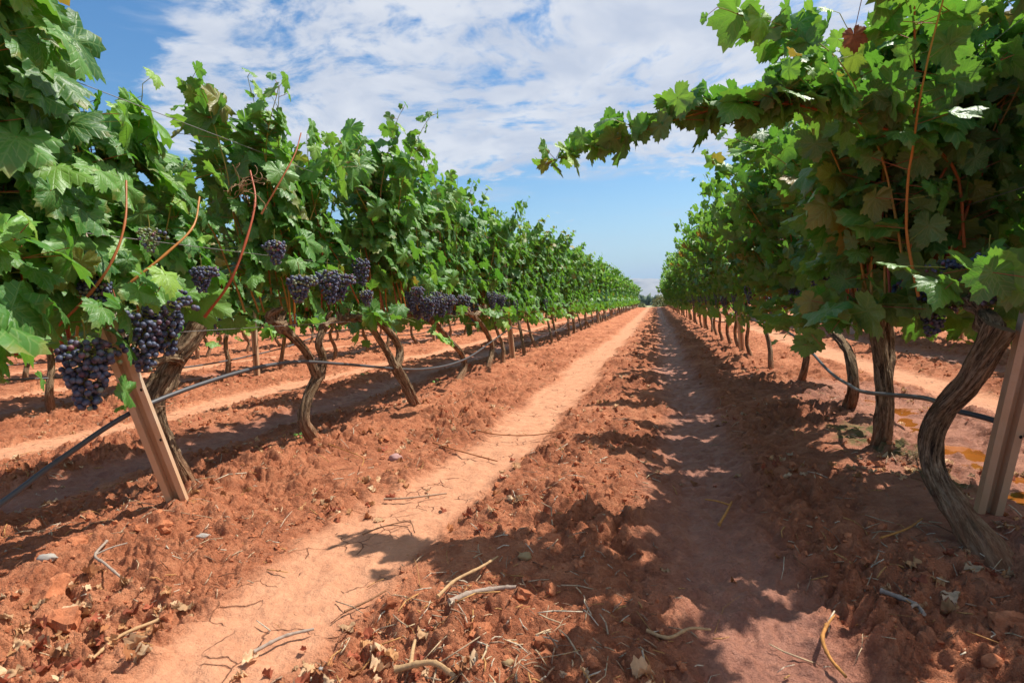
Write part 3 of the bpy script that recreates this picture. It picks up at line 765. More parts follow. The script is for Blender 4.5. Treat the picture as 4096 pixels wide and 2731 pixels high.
arms = [(rel([(-1.93, 3.56, .74), (-1.95, 3.4, .76), (-1.96, 3.3, .75)], b2), .026), (rel([(-1.92, 3.68, .73), (-1.95, 4.0, .76), (-1.96, 4.35, .75)], b2), .022)]
HERO.append((vine_parts(103, 0, limb, arms, (-.62, .42), 15, .70, (1.78, 2.15), .132, .05, cx=-.24, lw=.08, bunches=6, cane_objs=True), b2, 'grapevine with trunk slanting left and splitting in two, second past the leaning post'.replace('second', 'third')))
b3 = (-1.95, 5.33, gz(-1.95, 5.33))
limb = [(rel([(-1.95, 5.30, -.06), (-1.95, 5.34, .02), (-1.95, 5.56, .18), (-1.95, 5.50, .33), (-1.95, 5.15, .49), (-1.95, 4.90, .62), (-1.95, 4.72, .70)], b3), [.05, .044, .036, .034, .033, .033, .034])]
arms = [(rel([(-1.95, 4.75, .70), (-1.95, 4.5, .74), (-1.96, 4.4, .74)], b3), .026), (rel([(-1.95, 4.80, .70), (-1.95, 5.1, .75), (-1.96, 5.3, .75)], b3), .024)]
HERO.append((vine_parts(104, 0, limb, arms, (-.95, .22), 15, .70, (1.85, 2.18), .13, .05, cx=-.24, lw=.08, bunches=8, cane_objs=True), b3, 'grapevine with S-curved trunk bending left, fourth vine of the left row'))
b4 = (-1.95, 6.37, gz(-1.95, 6.37))
limb = [(rel([(-1.95, 6.35, -.06), (-1.95, 6.38, .02), (-1.95, 6.62, .27), (-1.95, 6.50, .44), (-1.95, 6.20, .60), (-1.95, 5.95, .70)], b4), [.048, .042, .035, .034, .033, .033])]
arms = [(rel([(-1.95, 5.97, .70), (-1.95, 5.7, .74), (-1.96, 5.5, .74)], b4), .026), (rel([(-1.95, 6.0, .70), (-1.95, 6.3, .75), (-1.96, 6.6, .75)], b4), .024)]
HERO.append((vine_parts(105, 0, limb, arms, (-.8, .45), 15, .70, (1.85, 2.2), .13, .05, cx=-.24, lw=.08, bunches=7, cane_objs=True), b4, 'grapevine with curved trunk just before the second steel post of the left row'))
# right row
c0 = (0.90, 1.84, gz(0.90, 1.84))
limb = [(rel([(.94, 1.80, -.12), (.92, 1.84, .0), (.90, 2.00, .09), (.88, 2.14, .20), (.89, 2.15, .36), (.94, 2.05, .52), (.99, 2.0, .68)], c0), [.082, .07, .048, .041, .040, .041, .046])]
arms = [(rel([(.99, 2.02, .66), (1.06, 2.3, .75), (1.10, 2.6, .75)], c0), .03)]
def vdx(*p): return tuple(np.subtract(p, c0))
bx = [(vdx(1.02, 2.12, .93), 0, 1, .95), (vdx(1.0, 2.45, .84), 2, 3, .95), (vdx(1.02, 2.36, .92), 1, 3, .9), (vdx(.98, 2.55, .86), 1, 2, 1), (vdx(1.0, 2.7, 1.0), 0, 2, 1.1)]
LONG = []
def ex5(rs):
    r = []
    # the long shoot that reaches over the lane
    path = smooth_path(rel(LONGPTS, c0), 38)
    r.append(path)
    r.append(smooth_path(rel([LONGPTS[4], (.52, 2.16, 1.49), (.49, 2.15, 1.57)], c0), 6))
    for i in range(12):
        y0 = rs.uniform(2.48, 2.85) if i > 2 else rs.uniform(1.72, 2.0); S = grow_shoot(rs, rel([(1.08 if i > 2 else 1.38, y0, .74)], c0)[0], (rs.uniform(-.02, .16) if i > 2 else rs.uniform(.05, .25), rs.uniform(-.12, .10), 1), rs.uniform(1.1, 1.4) if i > 2 else rs.uniform(.7, 1.0), -.1 if i > 2 else .2, .02); r.append(S)
    for i in range(10):
        S = grow_shoot(rs, rel([(rs.uniform(1.25, 1.6), rs.uniform(2.0, 2.5), .74)], c0)[0], (rs.uniform(-.08, .2), rs.uniform(-.15, .1), 1), rs.uniform(.9, 1.35), .3, .01); r.append(S)
    for i in range(9):
        S = grow_shoot(rs, rel([(rs.uniform(.98, 1.3), rs.uniform(1.86, 2.12), rs.uniform(.74, .84))], c0)[0], (rs.uniform(-.5, .4), rs.uniform(-.8, .1), -.1), rs.uniform(.28, .42), 0, .30); r.append(S)
    for i in range(10):
        S = grow_shoot(rs, rel([(rs.uniform(1.3, 1.75), rs.uniform(2.35, 2.9), .70)], c0)[0], (rs.uniform(-.05, .15), rs.uniform(-.15, .1), 1), rs.uniform(.9, 1.45), .2, .01); r.append(S)
    for i in range(9):
        S = grow_shoot(rs, rel([(rs.uniform(1.0, 1.3), rs.uniform(2.0, 2.5), .74)], c0)[0], (rs.uniform(-.6, .3), rs.uniform(-.5, .1), .1), rs.uniform(.4, .6), -1, .2); r.append(S)
    return r
HERO.append((vine_parts(106, 0, limb, arms, (.56, 1.02), 12, .72, (1.7, 2.0), .135, .10, bx=bx, extra=ex5, boost=2, lat=.45, cane_objs=True, cx=-.06, lowleaf=16, lw=.10), c0, 'grapevine with thick bent trunk at near right, one long shoot reaching over the lane'))
c1 = (1.06, 3.13, gz(1.06, 3.13))
limb = [(rel([(1.06, 3.12, -.07), (1.06, 3.13, .03), (1.06, 3.08, .24), (1.06, 3.13, .45), (1.06, 3.2, .62), (1.08, 3.22, .73)], c1), [.058, .05, .042, .04, .04, .042]),
        (rel([(1.08, 3.12, .36), (1.12, 3.2, .5), (1.12, 3.24, .68)], c1), [.03, .026, .028])]
HERO.append((vine_parts(107, 0, limb, None, (-.5, .5), 14, .68, (2.0, 2.32), .135, .06, lat=.22, lw=.10, bunches=5, cane_objs=True, cx=-.14, lowleaf=10), c1, 'second grapevine of the right row, upright trunk beside the muddy puddle'))
c2 = (1.20, 4.14, gz(1.2, 4.14))
limb = [(rel([(1.2, 4.14, -.07), (1.2, 4.13, .02), (1.2, 4.0, .20), (1.2, 4.12, .42), (1.19, 4.42, .54), (1.18, 4.55, .68)], c2), [.056, .048, .036, .036, .036, .038])]
HERO.append((vine_parts(108, 0, limb, None, (-.5, .62), 14, .68, (2.0, 2.32), .135, .06, lat=.22, lw=.10, bunches=5, cane_objs=True, cx=-.14, lowleaf=10), c2, 'third grapevine of the right row, trunk curling up to the left'))
c3 = (1.2, 5.40, gz(1.2, 5.4))
limb = [(rel([(1.2, 5.42, -.07), (1.2, 5.38, .02), (1.2, 5.2, .2), (1.2, 5.14, .4), (1.18, 5.2, .6), (1.17, 5.25, .72)], c3), [.052, .044, .034, .032, .033, .036])]
HERO.append((vine_parts(109, 1, limb, None, (-.6, .55), 18, .66, (2.0, 2.32), .135, .14, bunches=7, cx=-.14, lowleaf=14), c3, 'fourth grapevine of the right row, slim bowed trunk under the grey pipe'))

for i, (p, b, lab) in enumerate(HERO):
    plant(p, b, lab, 'grapevines of the left row' if i < 5 else 'grapevines of the right row', hi=True)
# dead red leaf and dry knot, parts of their vines
vines = [o for o in C.objects if o.name.startswith('grapevine')]
def part_at(vine, bag, name, mats, smooth=True):
    o = bag.build(name, mats, vine, smooth); return o
rs = np.random.RandomState(55)
bg_ = Bag(); v0 = vines[5]
pp = np.array([rel([(.66, 2.2, 1.66)], c0)[0]])
put_leaves(bg_, T_HI[3:4], pp, np.array([[.1, 0, -1.]]), np.array([[-.2, -1., .1]]), np.array([.085]), np.array([.5]), np.array([1.]), 0, rs)
bg_.a[-1][:] = (.27, .095, .045)
put_rods(bg_, pp + np.array([[.03, .02, .12]]), pp, .0016, .0013, (.3, .08, .04))
part_at(v0, bg_, 'withered_leaf', [M_litter])['label'] = 'withered rust red leaf hanging against the sky'
bg_ = Bag()
for i in range(16):
    s = np.array(rel([(-1.75, 2.16 + rs.uniform(-.01, .01), 1.36)], b1)[0]); S = [s]
    d = np.array([rs.normal(0, .4), 1.0, rs.normal(0, .4)])
    for j in range(9): d = norm(d + rs.normal(0, .55, 3)); S.append(S[-1] + d * .018)
    tube(bg_, smooth_path(S, 16), .0013, 4, (.36, .22, .12))
part_at(vines[1], bg_, 'dry_tendrils', [M_twig])['label'] = 'tangle of dry brown tendrils'

# bold orange and red canes that stand out in front of the leaves
for vi, b_, pts, rr0, col in ((0, b0, [(-1.96, 2.13, .80), (-1.84, 2.16, .95), (-1.80, 2.24, 1.15), (-1.82, 2.34, 1.34), (-1.90, 2.42, 1.50)], .0062, (.42, .095, .04)),
        (0, b0, [(-1.97, 1.60, .80), (-1.84, 1.66, .93), (-1.78, 1.78, 1.05), (-1.77, 1.90, 1.16), (-1.84, 2.02, 1.30)], .0052, (.46, .19, .045)),
        (0, b0, [(-1.97, 1.46, .76), (-1.82, 1.50, .90), (-1.77, 1.55, 1.02), (-1.78, 1.61, 1.15), (-1.84, 1.68, 1.30)], .0048, (.42, .13, .04)),
        (1, b1, [(-1.90, 2.48, 1.3), (-1.83, 2.56, 1.48), (-1.81, 2.66, 1.63), (-1.82, 2.74, 1.76)], .0046, (.42, .14, .05))):
    bg_ = Bag(); S = smooth_path(rel(pts, b_), 22); rd = np.linspace(rr0, rr0 * .6, 22); rd[::5] *= 1.25; rd[1::5] *= 1.1
    tube(bg_, S, rd, 9, col, gnarl=.05); part_at(vines[vi], bg_, 'cane', [M_cane])
bg_ = Bag(); a_ = np.linspace(0, 6.6, 30)
tube(bg_, np.stack([.056 * np.cos(a_), -.105 + .056 * np.sin(a_), .385 + .01 * np.sin(a_ * .5)], -1), .0022, 5, (.30, .16, .09)); part_at(vines[0], bg_, 'tie_cord', [M_twig])
# ---- copied vines
LODM = [vine_parts(200 + k, 1, n_sh=18, zc=.64, hmax=(1.9, 2.22), size=.13, xw=.14, bunches=5, lowleaf=18) for k in range(5)]
LODF = [vine_parts(300 + k, 2, n_sh=16, zc=.64, hmax=(1.9, 2.25), size=.125, xw=.15, bunches=6, lowleaf=20) for k in range(5)]
LODR = [vine_parts(240 + k, 1, n_sh=13, zc=.64, hmax=(1.95, 2.25), size=.13, xw=.13, bunches=5, lowleaf=9, lat=.25) for k in range(4)]
rs = np.random.RandomState(17)
NUM = ['first', 'second', 'third', 'fourth', 'fifth', 'sixth', 'seventh', 'eighth']
POSTS_Y = {'left': [1.87 + 0, 7.69, 13.89, 19.9, 25.9, 31.9, 37.9, 43.9, 49.9, 55.9, 61.4], 'right': [2.18, 8.29, 14.4, 20.5, 26.5, 32.5, 38.5, 44.5, 50.5, 56.5, 61.6]}
last = None
for side, x0, ystart in (('left', -1.95, 7.25), ('right', 1.14, 6.52)):
    y = ystart; cnt = {}
    while y < CREST - .6:
        k = rs.randint(5)
        while k == last: k = rs.randint(5)
        last = k
        proto = (LODR[k % 4] if side == 'right' else LODM[k]) if y < 17 else LODF[k]
        seg = sum(1 for q in POSTS_Y[side] if q < y); cnt[seg] = cnt.get(seg, 0) + 1
        if seg <= 3:
            if side == 'left' and seg == 1: lab = 'grapevine right in front of the second steel post of the left row' if cnt[seg] == 1 else 'grapevine beside the second post of the left row, thin trunk'
            elif side == 'right' and seg == 1: lab = NUM[3 + cnt[seg]] + ' grapevine of the right row, before its second steel post'
            else: lab = '%s grapevine beyond the %s steel post of the %s row' % (NUM[cnt[seg] - 1], NUM[seg - 1], side)
        elif seg <= 5: lab = 'small distant grapevine of the %s row between its %s and %s posts' % (side, NUM[seg - 1], NUM[seg])
        else: lab = 'tiny grapevine at the far end of the %s row, past its sixth post' % side
        x = x0 + rs.normal(0, .03); yj = y + rs.normal(0, .06)
        dxr = -.03 if side == 'right' else 0.0
        plant(proto, (x + dxr, yj, gz(x, yj)), lab, 'grapevines of the %s row' % side, 0, -.14 if side == 'right' else -.13, rs.uniform(.95, 1.1) * (.72 if side == 'right' else .78), rs.uniform(1.0, 1.12), rs.uniform(.96, 1.06), with_bunches=y < 34)
        y += 1.06 + rs.uniform(-.06, .10)
def back_row(x0, ya, yb, lab, grp):
    y = ya
    while y < yb:
        x = x0 + rs.normal(0, .04); yj = y + rs.normal(0, .07)
        plant(LODF[rs.randint(5)] if y > 6 else LODM[rs.randint(5)], (x, yj, gz(x, yj)), lab, grp, 0, -.05, .9, rs.uniform(1.0, 1.1), rs.uniform(.95, 1.05), with_bunches=(y < 12 and x0 > -6))
        y += 1.08 + rs.uniform(-.06, .10)
back_row(ROW0 - SP, 2.6, 36, 'grapevine of the row behind the left row, trunk seen under the leaves', 'grapevines one row behind the left row')
back_row(ROW0 - 2 * SP, 4.5, 40, 'grapevine two rows behind the left row, far trunk seen under leaves', 'grapevines two rows behind the left row')
back_row(ROW0 - 3 * SP, 8, 44, 'grapevine three rows behind the left row, tiny trunk under leaves', 'grapevines three rows behind the left row')
back_row(ROW0 + 2 * SP, 3.3, 30, 'grapevine of the row behind the right row, seen under its leaves', 'grapevines one row behind the right row')
back_row(ROW0 + 3 * SP, 5.5, 26, 'grapevine two rows behind the right row, far trunk in shade', 'grapevines two rows behind the right row')

# ------------------------------------------------------------------ posts
def post_mesh(h, wd=.068, dp=.036, th=.0035):
    # omega profile: two lips, two webs, a folded middle
    out = np.array([(-wd / 2, dp), (-wd / 2, 0), (-wd * .2, 0), (-wd * .13, dp * .75), (wd * .13, dp * .75), (wd * .2, 0), (wd / 2, 0), (wd / 2, dp)])
    inn = np.array([(-wd / 2 + th, dp), (-wd / 2 + th, th), (-wd * .2 - th * .5, th), (-wd * .13 - th * .6, dp * .75 + th), (wd * .13 + th * .6, dp * .75 + th), (wd * .2 + th * .5, th), (wd / 2 - th, th), (wd / 2 - th, dp)])
    ring = np.vstack([out, inn[::-1]]); k = len(ring)
    b = Bag(); V = np.vstack([np.hstack([ring, np.full((k, 1), -.25)]), np.hstack([ring, np.full((k, 1), h)])])
    a = np.arange(k); bb = (a + 1) % k
    b.add(V, np.stack([a, bb, k + bb, k + a], -1))
    n2 = len(out); top = [[k + i, k + i + 1, k + k - 2 - i, k + k - 1 - i] for i in range(n2 - 1)]
    b.add(V, np.array(top))
    return b.build('profile', [M_post], link=False, smooth=False)
PM = post_mesh(1.42); PM0 = post_mesh(1.22, .070, .04); PMW = post_mesh(1.72, .068, .04)
def hole_mesh():
    b = Bag(); a = np.arange(10) / 10 * 6.2832
    v = np.vstack([np.stack([np.cos(a) * .0042, np.full(10, -.0012), np.sin(a) * .006], -1), np.stack([np.cos(a) * .0042, np.full(10, .001), np.sin(a) * .006], -1)])
    k = np.arange(10); b.add(v, [np.stack([k, (k + 1) % 10, 10 + (k + 1) % 10, 10 + k], -1), k[None, ::-1].copy()])
    return b.build('hole', [M_hole], link=False, smooth=False)
HM = hole_mesh()
def post(x, y, lab, grp, lean=(0, 0), rz=0.0, me=PM, holes=True):
    o = empty('trellis_post', (x, y, gz(x, y)), 0); tag(o, lab, 'post', grp)
    o.rotation_euler = Matrix(((1, 0, lean[0]), (0, 1, lean[1]), (-lean[0], -lean[1], 1))).to_euler()
    o.rotation_euler.rotate_axis('Z', rz)
    c = bpy.data.objects.new('profile', me); C.objects.link(c); c.parent = o
    if holes:
        for z in (.30, .52, .74, .96, 1.18):
            hh_ = bpy.data.objects.new('hole', HM); C.objects.link(hh_); hh_.parent = o; hh_.location = (.0225 if me is PM else .028, 0.0, z)
    return o
post(-1.92, 1.87, 'dusty steel post leaning hard at the near end of the left row', 'steel posts of the left row', (.02, -.345), R(35), PM0)
post(1.07, 2.20, 'tan steel post leaning behind the thick bent trunk at near right', 'steel posts of the right row', (.03, -.29), R(-8), PMW)
for side, xs in (('left', -1.95), ('right', 1.14)):
    for i, y in enumerate(POSTS_Y[side][1:]):
        lab = '%s steel post of the %s row, counting from the camera' % (NUM[i + 1], side) if i < 4 else 'tiny steel post far down the %s row, beyond its fifth post' % side
        post(xs - .02, y, lab, 'steel posts of the %s row' % side, (-.06, -.01), R(rs.uniform(-12, 12)), holes=i < 2)
for x0, ya, nn, what in ((ROW0 - SP, 6.2, 5, 'one row behind the left row'), (ROW0 - 2 * SP, 8.5, 5, 'two rows behind the left row'), (ROW0 + 2 * SP, 9.5, 3, 'one row behind the right row')):
    for i in range(nn): post(x0 + .04, ya + i * 6, 'thin steel post %s, seen under the leaves' % what, 'steel posts ' + what, (0, 0), R(rs.uniform(-12, 12)), holes=False)

# ------------------------------------------------------------------ wires and drip pipes
def line_thing(name, pts, r, mat, lab, cat, n=120, k=6, grp=None):
    b = Bag(); tube(b, smooth_path(pts, n), r, k); o = b.build(name, [mat]); tag(o, lab, cat, grp); return o
for side, xs, y0 in (('left', -1.93, 1.2), ('right', 1.12, 1.5)):
    for z, wh in ((.735, 'lowest'), (1.10, 'middle'), (1.62, 'top')):
        line_thing('trellis_wire', [(xs, yq, z + .012 * math.sin(yq)) for yq in np.linspace(y0, CREST - 1, 30)], .0016, M_wire, '%s thin steel wire strung along the %s row' % (wh, side), 'wire', 200, 5, 'wires of the trellis')
def sag(ya, yb, xs, z0=.47, amp=.2, step=6.05):
    r = []; y = ya
    while y < yb:
        f = ((y - ya) % step) / step; r.append((xs, y, z0 - amp * math.sin(math.pi * f) ** 1.0)); y += step / 4
    return r
pl = [(-1.93, .75, .10), (-1.93, 1.0, .17), (-1.93, 1.24, .26), (-1.94, 1.45, .35), (-1.96, 1.79, .46), (-1.95, 2.32, .53), (-1.95, 2.77, .53), (-1.93, 3.27, .46), (-1.86, 4.27, .31), (-1.9, 5.44, .27), (-1.93, 6.6, .38), (-1.93, 7.42, .48)] + sag(7.7, 60, -1.93, .48, .22)
line_thing('irrigation_pipe', pl, .0095, M_pipe, 'dark irrigation pipe sagging along the trunks of the left row', 'pipe', 420, 10, 'irrigation pipes')
pr_ = [(1.15, .9, .02), (1.15, 1.4, .14), (1.14, 1.9, .27), (1.12, 2.12, .33), (1.07, 2.2, .36), (1.0, 2.31, .375), (1.02, 2.57, .37), (1.0, 3.16, .30), (1.10, 3.74, .25), (1.13, 4.28, .27), (1.13, 5.15, .43), (1.12, 6.2, .50), (1.12, 8.3, .50)] + sag(8.6, 60, 1.12, .50, .16)
line_thing('irrigation_pipe', pr_, .0095, M_pipe, 'grey irrigation pipe hanging along the trunks of the right row', 'pipe', 420, 10, 'irrigation pipes')
line_thing('irrigation_pipe', sag(2.2, 40, ROW0 - SP + .03, .5, .24), .0095, M_pipe, 'thin dark pipe along the row behind the left row', 'pipe', 260, 7, 'irrigation pipes')
line_thing('irrigation_pipe', sag(3.2, 40, ROW0 - 2 * SP + .03, .5, .24), .0095, M_pipe, 'thin dark pipe two rows behind the left row', 'pipe', 260, 7, 'irrigation pipes')
# pale grow tube around a young plant behind the right row
b = Bag(); px_, py_ = 3.67, 12.3
tube(b, [(px_, py_, -.05), (px_, py_, .2), (px_ + .01, py_, .48)], .045, 14, cap=False)
o = b.build('grow_tube', [M_tube], loc=(0, 0, 0)); tag(o, 'pale plastic grow tube standing on soil behind the right row', 'plant guard')

# ------------------------------------------------------------------ ground litter
def scatter(n, rs, y0=.85, y1=13.0, p=1.0):
    """density falls with distance; positions inside the visible wedge"""
    y = y0 * (y1 / y0) ** (rs.rand(n) ** p); x = rs.uniform(-1.25, .95, n) * (y + .5)
    return x, y
rs = np.random.RandomState(5)
# clods
x, y = scatter(30000, rs, .85, 16)
d, lane, tl, tr = masks(x, y)
clm = np.clip(.18 + perlin(x * 1.5, y * 1.5, 41) * 1.0 + .55 * np.exp(-((lane - 1.62) / .26) ** 2) + .5 * np.exp(-((d + .42) / .22) ** 2) + .15, .03, 1)
keep = (rs.rand(len(x)) < clm) & (np.maximum(tl, tr) < .35) & (np.abs(x) < 9) & (np.hypot(x - 1.45, (y - 3.3) * .35) > .38)
x, y = x[keep][:9000], y[keep][:9000]; n = len(x)
s = rs.lognormal(math.log(.0062), .50, n) * (.8 + .16 * np.minimum(y, 8)); s = np.minimum(s, .022)
z = terrain(x, y) + s * .05
big_ = s > .011
def chip(I, k, rs, n_pl=9, lo=.42, hi=.80):
    W = np.repeat(I[0][None], k, 0)
    for q in range(n_pl):
        nn = norm(rs.normal(0, 1, (k, 3))); c = rs.uniform(lo, hi, (k, 1))
        d = np.maximum(np.einsum('kni,ki->kn', W, nn) - c, 0); W = W - d[..., None] * nn[:, None]
    return W
def rotm(n, rs):
    q = norm(rs.normal(0, 1, (n, 4))); a, b_, c_, d_ = q.T
    return np.stack([np.stack([1 - 2 * (c_ * c_ + d_ * d_), 2 * (b_ * c_ - a * d_), 2 * (b_ * d_ + a * c_)], -1), np.stack([2 * (b_ * c_ + a * d_), 1 - 2 * (b_ * b_ + d_ * d_), 2 * (c_ * d_ - a * b_)], -1), np.stack([2 * (b_ * d_ - a * c_), 2 * (c_ * d_ + a * b_), 1 - 2 * (b_ * b_ + c_ * c_)], -1)], 1)
b = Bag()
for I, selm in ((ICO2, big_), (ICO1, ~big_)):
    k = selm.sum(); v = I[0]
    ph = rs.uniform(0, 60, (k, 1)); jig = 1 + .35 * perlin(v[None, :, 0] * 1.7 + ph, v[None, :, 1] * 1.7 + v[None, :, 2] * 1.3 + ph * .7, 44) + .38 * perlin(v[None, :, 2] * 3.5 + ph, v[None, :, 0] * 3.5 + ph, 45)
    put_blobs(b, I, np.stack([x, y, z], -1)[selm], s[selm, None] * rs.uniform(.65, 1.3, (k, 3)), (0, 0, 0), rotm(k, rs), 0, jig[..., None], chip(I, k, rs))
tag(b.build('clods', [M_clod], smooth=False), 'crumbled clods of red earth strewn along both sides of the tracks', 'clods', kind='stuff')
# dead leaves
x, y = scatter(9000, rs, .85, 12)
d, lane, tl, tr = masks(x, y)
keep = rs.rand(len(x)) < np.clip(perlin(x * 1.6 + 7, y * 1.6, 47) * 1.5 + .34 * np.exp(-((d - .62) / .25) ** 2) + .25 * np.exp(-((lane - 1.5) / .25) ** 2) + .02, 0, 1) * (1 - .93 * np.maximum(tl, tr))
x, y = x[keep][:2700], y[keep][:2700]; n = len(x); z = terrain(x, y) + .007
b = Bag(); TC = []
for k in range(6):
    tm = leaf_template(26, (.55, 1.0), 400 + k); v = tm['v'].copy(); r_ = np.random.RandomState(k)
    v[:, 2] += .16 * np.sin(v[:, 0] * 16 + k) * np.cos(v[:, 1] * 13 + k * 2) + .5 * v[:, 0] ** 2 * 2; v[:, 0] *= .55 - .5 * v[:, 1] ** 2; v[:, 1] = np.sin(v[:, 1] * 2.2) * .4; tm['v'] = v; TC.append(tm)
pal = np.array([(.52, .27, .12), (.60, .36, .19), (.42, .17, .07), (.66, .44, .26), (.36, .10, .05)])
put_leaves(b, TC, np.stack([x, y, z], -1), np.stack([rs.normal(0, 1, n), rs.normal(0, 1, n), rs.normal(0, .35, n)], -1), np.stack([rs.normal(0, .5, n), rs.normal(0, .5, n), rs.choice([-1, 1], n)], -1), rs.uniform(.025, .066, n), rs.rand(n), rs.rand(n), 0, rs)
for i, a in enumerate(b.a):
    m_ = len(a); pc = pal[(a[:, 0] * 4.999).astype(int)] * (.75 + .5 * a[:, 1:2]); b.a[i] = pc.astype(np.float32)
tag(b.build('leaf_litter', [M_litter]), 'curled dry brown vine leaves lying in drifts on the soil', 'dead leaves', kind='stuff')
# straws and prunings
x, y = scatter(12000, rs, .85, 14)
d, lane, tl, tr = masks(x, y)
keep = (rs.rand(len(x)) < np.clip(perlin(x * 1.3 + 3, y * 1.3, 49) * 1.1 + .42, .05, 1) * (1 - .8 * np.maximum(tl, tr))) & (np.hypot(x - 1.45, (y - 3.3) * .35) > .36)
x, y = x[keep][:5200], y[keep][:5200]; n = len(x)
L = rs.lognormal(math.log(.032), .65, n); a = rs.uniform(0, 6.28, n); dxs, dys = np.cos(a) * L, np.sin(a) * L
A = np.stack([x, y, terrain(x, y) + .006], -1); Bp = np.stack([x + dxs, y + dys, terrain(x + dxs, y + dys) + .006 + rs.uniform(0, .012, n)], -1)
pal = np.array([(.55, .40, .24), (.42, .30, .19), (.50, .26, .09), (.34, .21, .13), (.24, .10, .05), (.6, .5, .36)])
tn = pal[rs.randint(0, 6, n)]
rr_ = rs.uniform(.0007, .0024, n)
b = Bag(); Mid = (A + Bp) / 2 + np.stack([rs.normal(0, .09, n) * L, rs.normal(0, .09, n) * L, np.abs(rs.normal(0, .05, n)) * L], -1)
put_rods(b, A, Mid, rr_, rr_, tn, 0, 4, True); put_rods(b, Mid, Bp, rr_, rr_ * .7, tn, 0, 4, True)
tag(b.build('straw_and_twigs', [M_twig]), 'short straws and broken twigs scattered all over the red soil', 'twigs', kind='stuff')

# single sticks one can point at
def stick(pts2, r, tone, lab, lift=.012, fork=None, knob=True):
    P = [(a, b_, float(terrain(np.array([a]), np.array([b_]))[0]) + lift + (.01 if 0 < i < len(pts2) - 1 else 0)) for i, (a, b_) in enumerate(pts2)]
    zm = max(p[2] for p in P); P = [(a, b_, .5 * c_ + .5 * zm) for a, b_, c_ in P]
    base = np.array(P[0]); Pl = np.array(P) - base
    b = Bag(); S = smooth_path(Pl, 26); r = r * .82; tone = tuple(np.array(tone) * (.86, .80, .74)); rad = np.linspace(r, r * .7, 26)
    if knob: rad[::7] *= 1.3
    tube(b, S, rad, 9, tone, gnarl=.12, seed=r * 1000)
    if fork is not None:
        e = S[int(fork[0] * 25)]; f2 = np.array([fork[1], fork[2], .012]); tube(b, smooth_path([e, e + f2 * .5 + np.array([0, 0, .004]), e + f2], 10), np.linspace(r * .75, r * .5, 10), 7, tone, gnarl=.1)
    o = b.build('stick', [M_twig], loc=tuple(base)); tag(o, lab, 'stick', 'prunings lying on the ground'); return o
GREY = (.44, .36, .30); TAN = (.58, .38, .20); ORG = (.58, .28, .08); BRN = (.32, .17, .09)
stick([(-.53, 1.32), (-.49, 1.37), (-.43, 1.42), (-.38, 1.43)], .0095, GREY, 'thick grey weathered stick lying at the edge of the lane shadow')
stick([(-.57, 1.34), (-.55, 1.42), (-.50, 1.50), (-.48, 1.60)], .0055, TAN, 'tan stick leaning against the thick grey stick in the lane', .02)
stick([(-.56, 1.07), (-.48, 1.08), (-.42, 1.06)], .0085, TAN, 'stubby pale forked stick at the bottom edge of the photo', .014, (.2, -.02, .07))
stick([(.39, 1.50), (.36, 1.42), (.36, 1.36), (.375, 1.30)], .0055, ORG, 'orange bent cane lying in the lower right shadow edge', .014, (.15, .035, .05))
stick([(-.04, 1.34), (.01, 1.33), (.06, 1.38), (.11, 1.41)], .0050, TAN, 'angled tan twig in the sunlit patch at bottom centre', .012)
stick([(-1.80, 1.46), (-1.74, 1.37), (-1.63, 1.31), (-1.53, 1.28)], .0052, GREY, 'forked grey stick lying on clods below the leaning post', .014, (.35, .05, .07))
stick([(-1.30, 3.10), (-1.15, 2.96), (-.98, 2.84), (-.80, 2.73)], .0048, (.40, .16, .06), 'long reddish cane lying across the pale wheel track')
stick([(-1.14, 3.33), (-.95, 3.22), (-.72, 3.20), (-.52, 3.28)], .0045, (.40, .16, .06), 'long reddish cane behind another across the pale track')
stick([(-.95, 1.11), (-.91, 1.17), (-.86, 1.22)], .0055, GREY, 'short grey stick on the cracked track near the bottom left', .01)
stick([(-1.02, 1.76), (-.98, 1.82), (-.90, 1.88), (-.84, 1.80)], .0032, BRN, 'thin dark branching twig at the tip of the leaf shadow', .012, (.4, .10, -.03))
stick([(-1.12, 2.12), (-1.02, 2.13), (-.88, 2.22)], .0060, (.52, .36, .25), 'knobbly pale stick lying on the sunlit wheel track', .01)
stick([(.55, 1.62), (.60, 1.56), (.60, 1.50)], .0075, GREY, 'crooked pale root piece beside the right row mound', .014, (.6, -.03, -.04))
stick([(-.82, 1.30), (-.78, 1.36), (-.76, 1.42)], .0040, BRN, 'small brown twig on the cracked track', .008)
stick([(-1.30, 1.18), (-1.34, 1.10), (-1.33, 1.02)], .0060, TAN, 'short tan stub at the lower left among clods', .012)
stick([(.20, 2.10), (.24, 2.22), (.27, 2.34)], .0062, ORG, 'broken orange cane lying in the damp rut', .012, (.8, -.09, .02))
stick([(.66, 1.95), (.76, 2.02), (.84, 2.12)], .0042, ORG, 'orange twig slanting up the clods by the bent trunk', .02)
stick([(-2.02, 2.94), (-1.75, 2.78), (-1.5, 2.62), (-1.42, 2.48)], .0034, (.55, .27, .08), 'long thin orange cane running from the forked trunk toward the track')
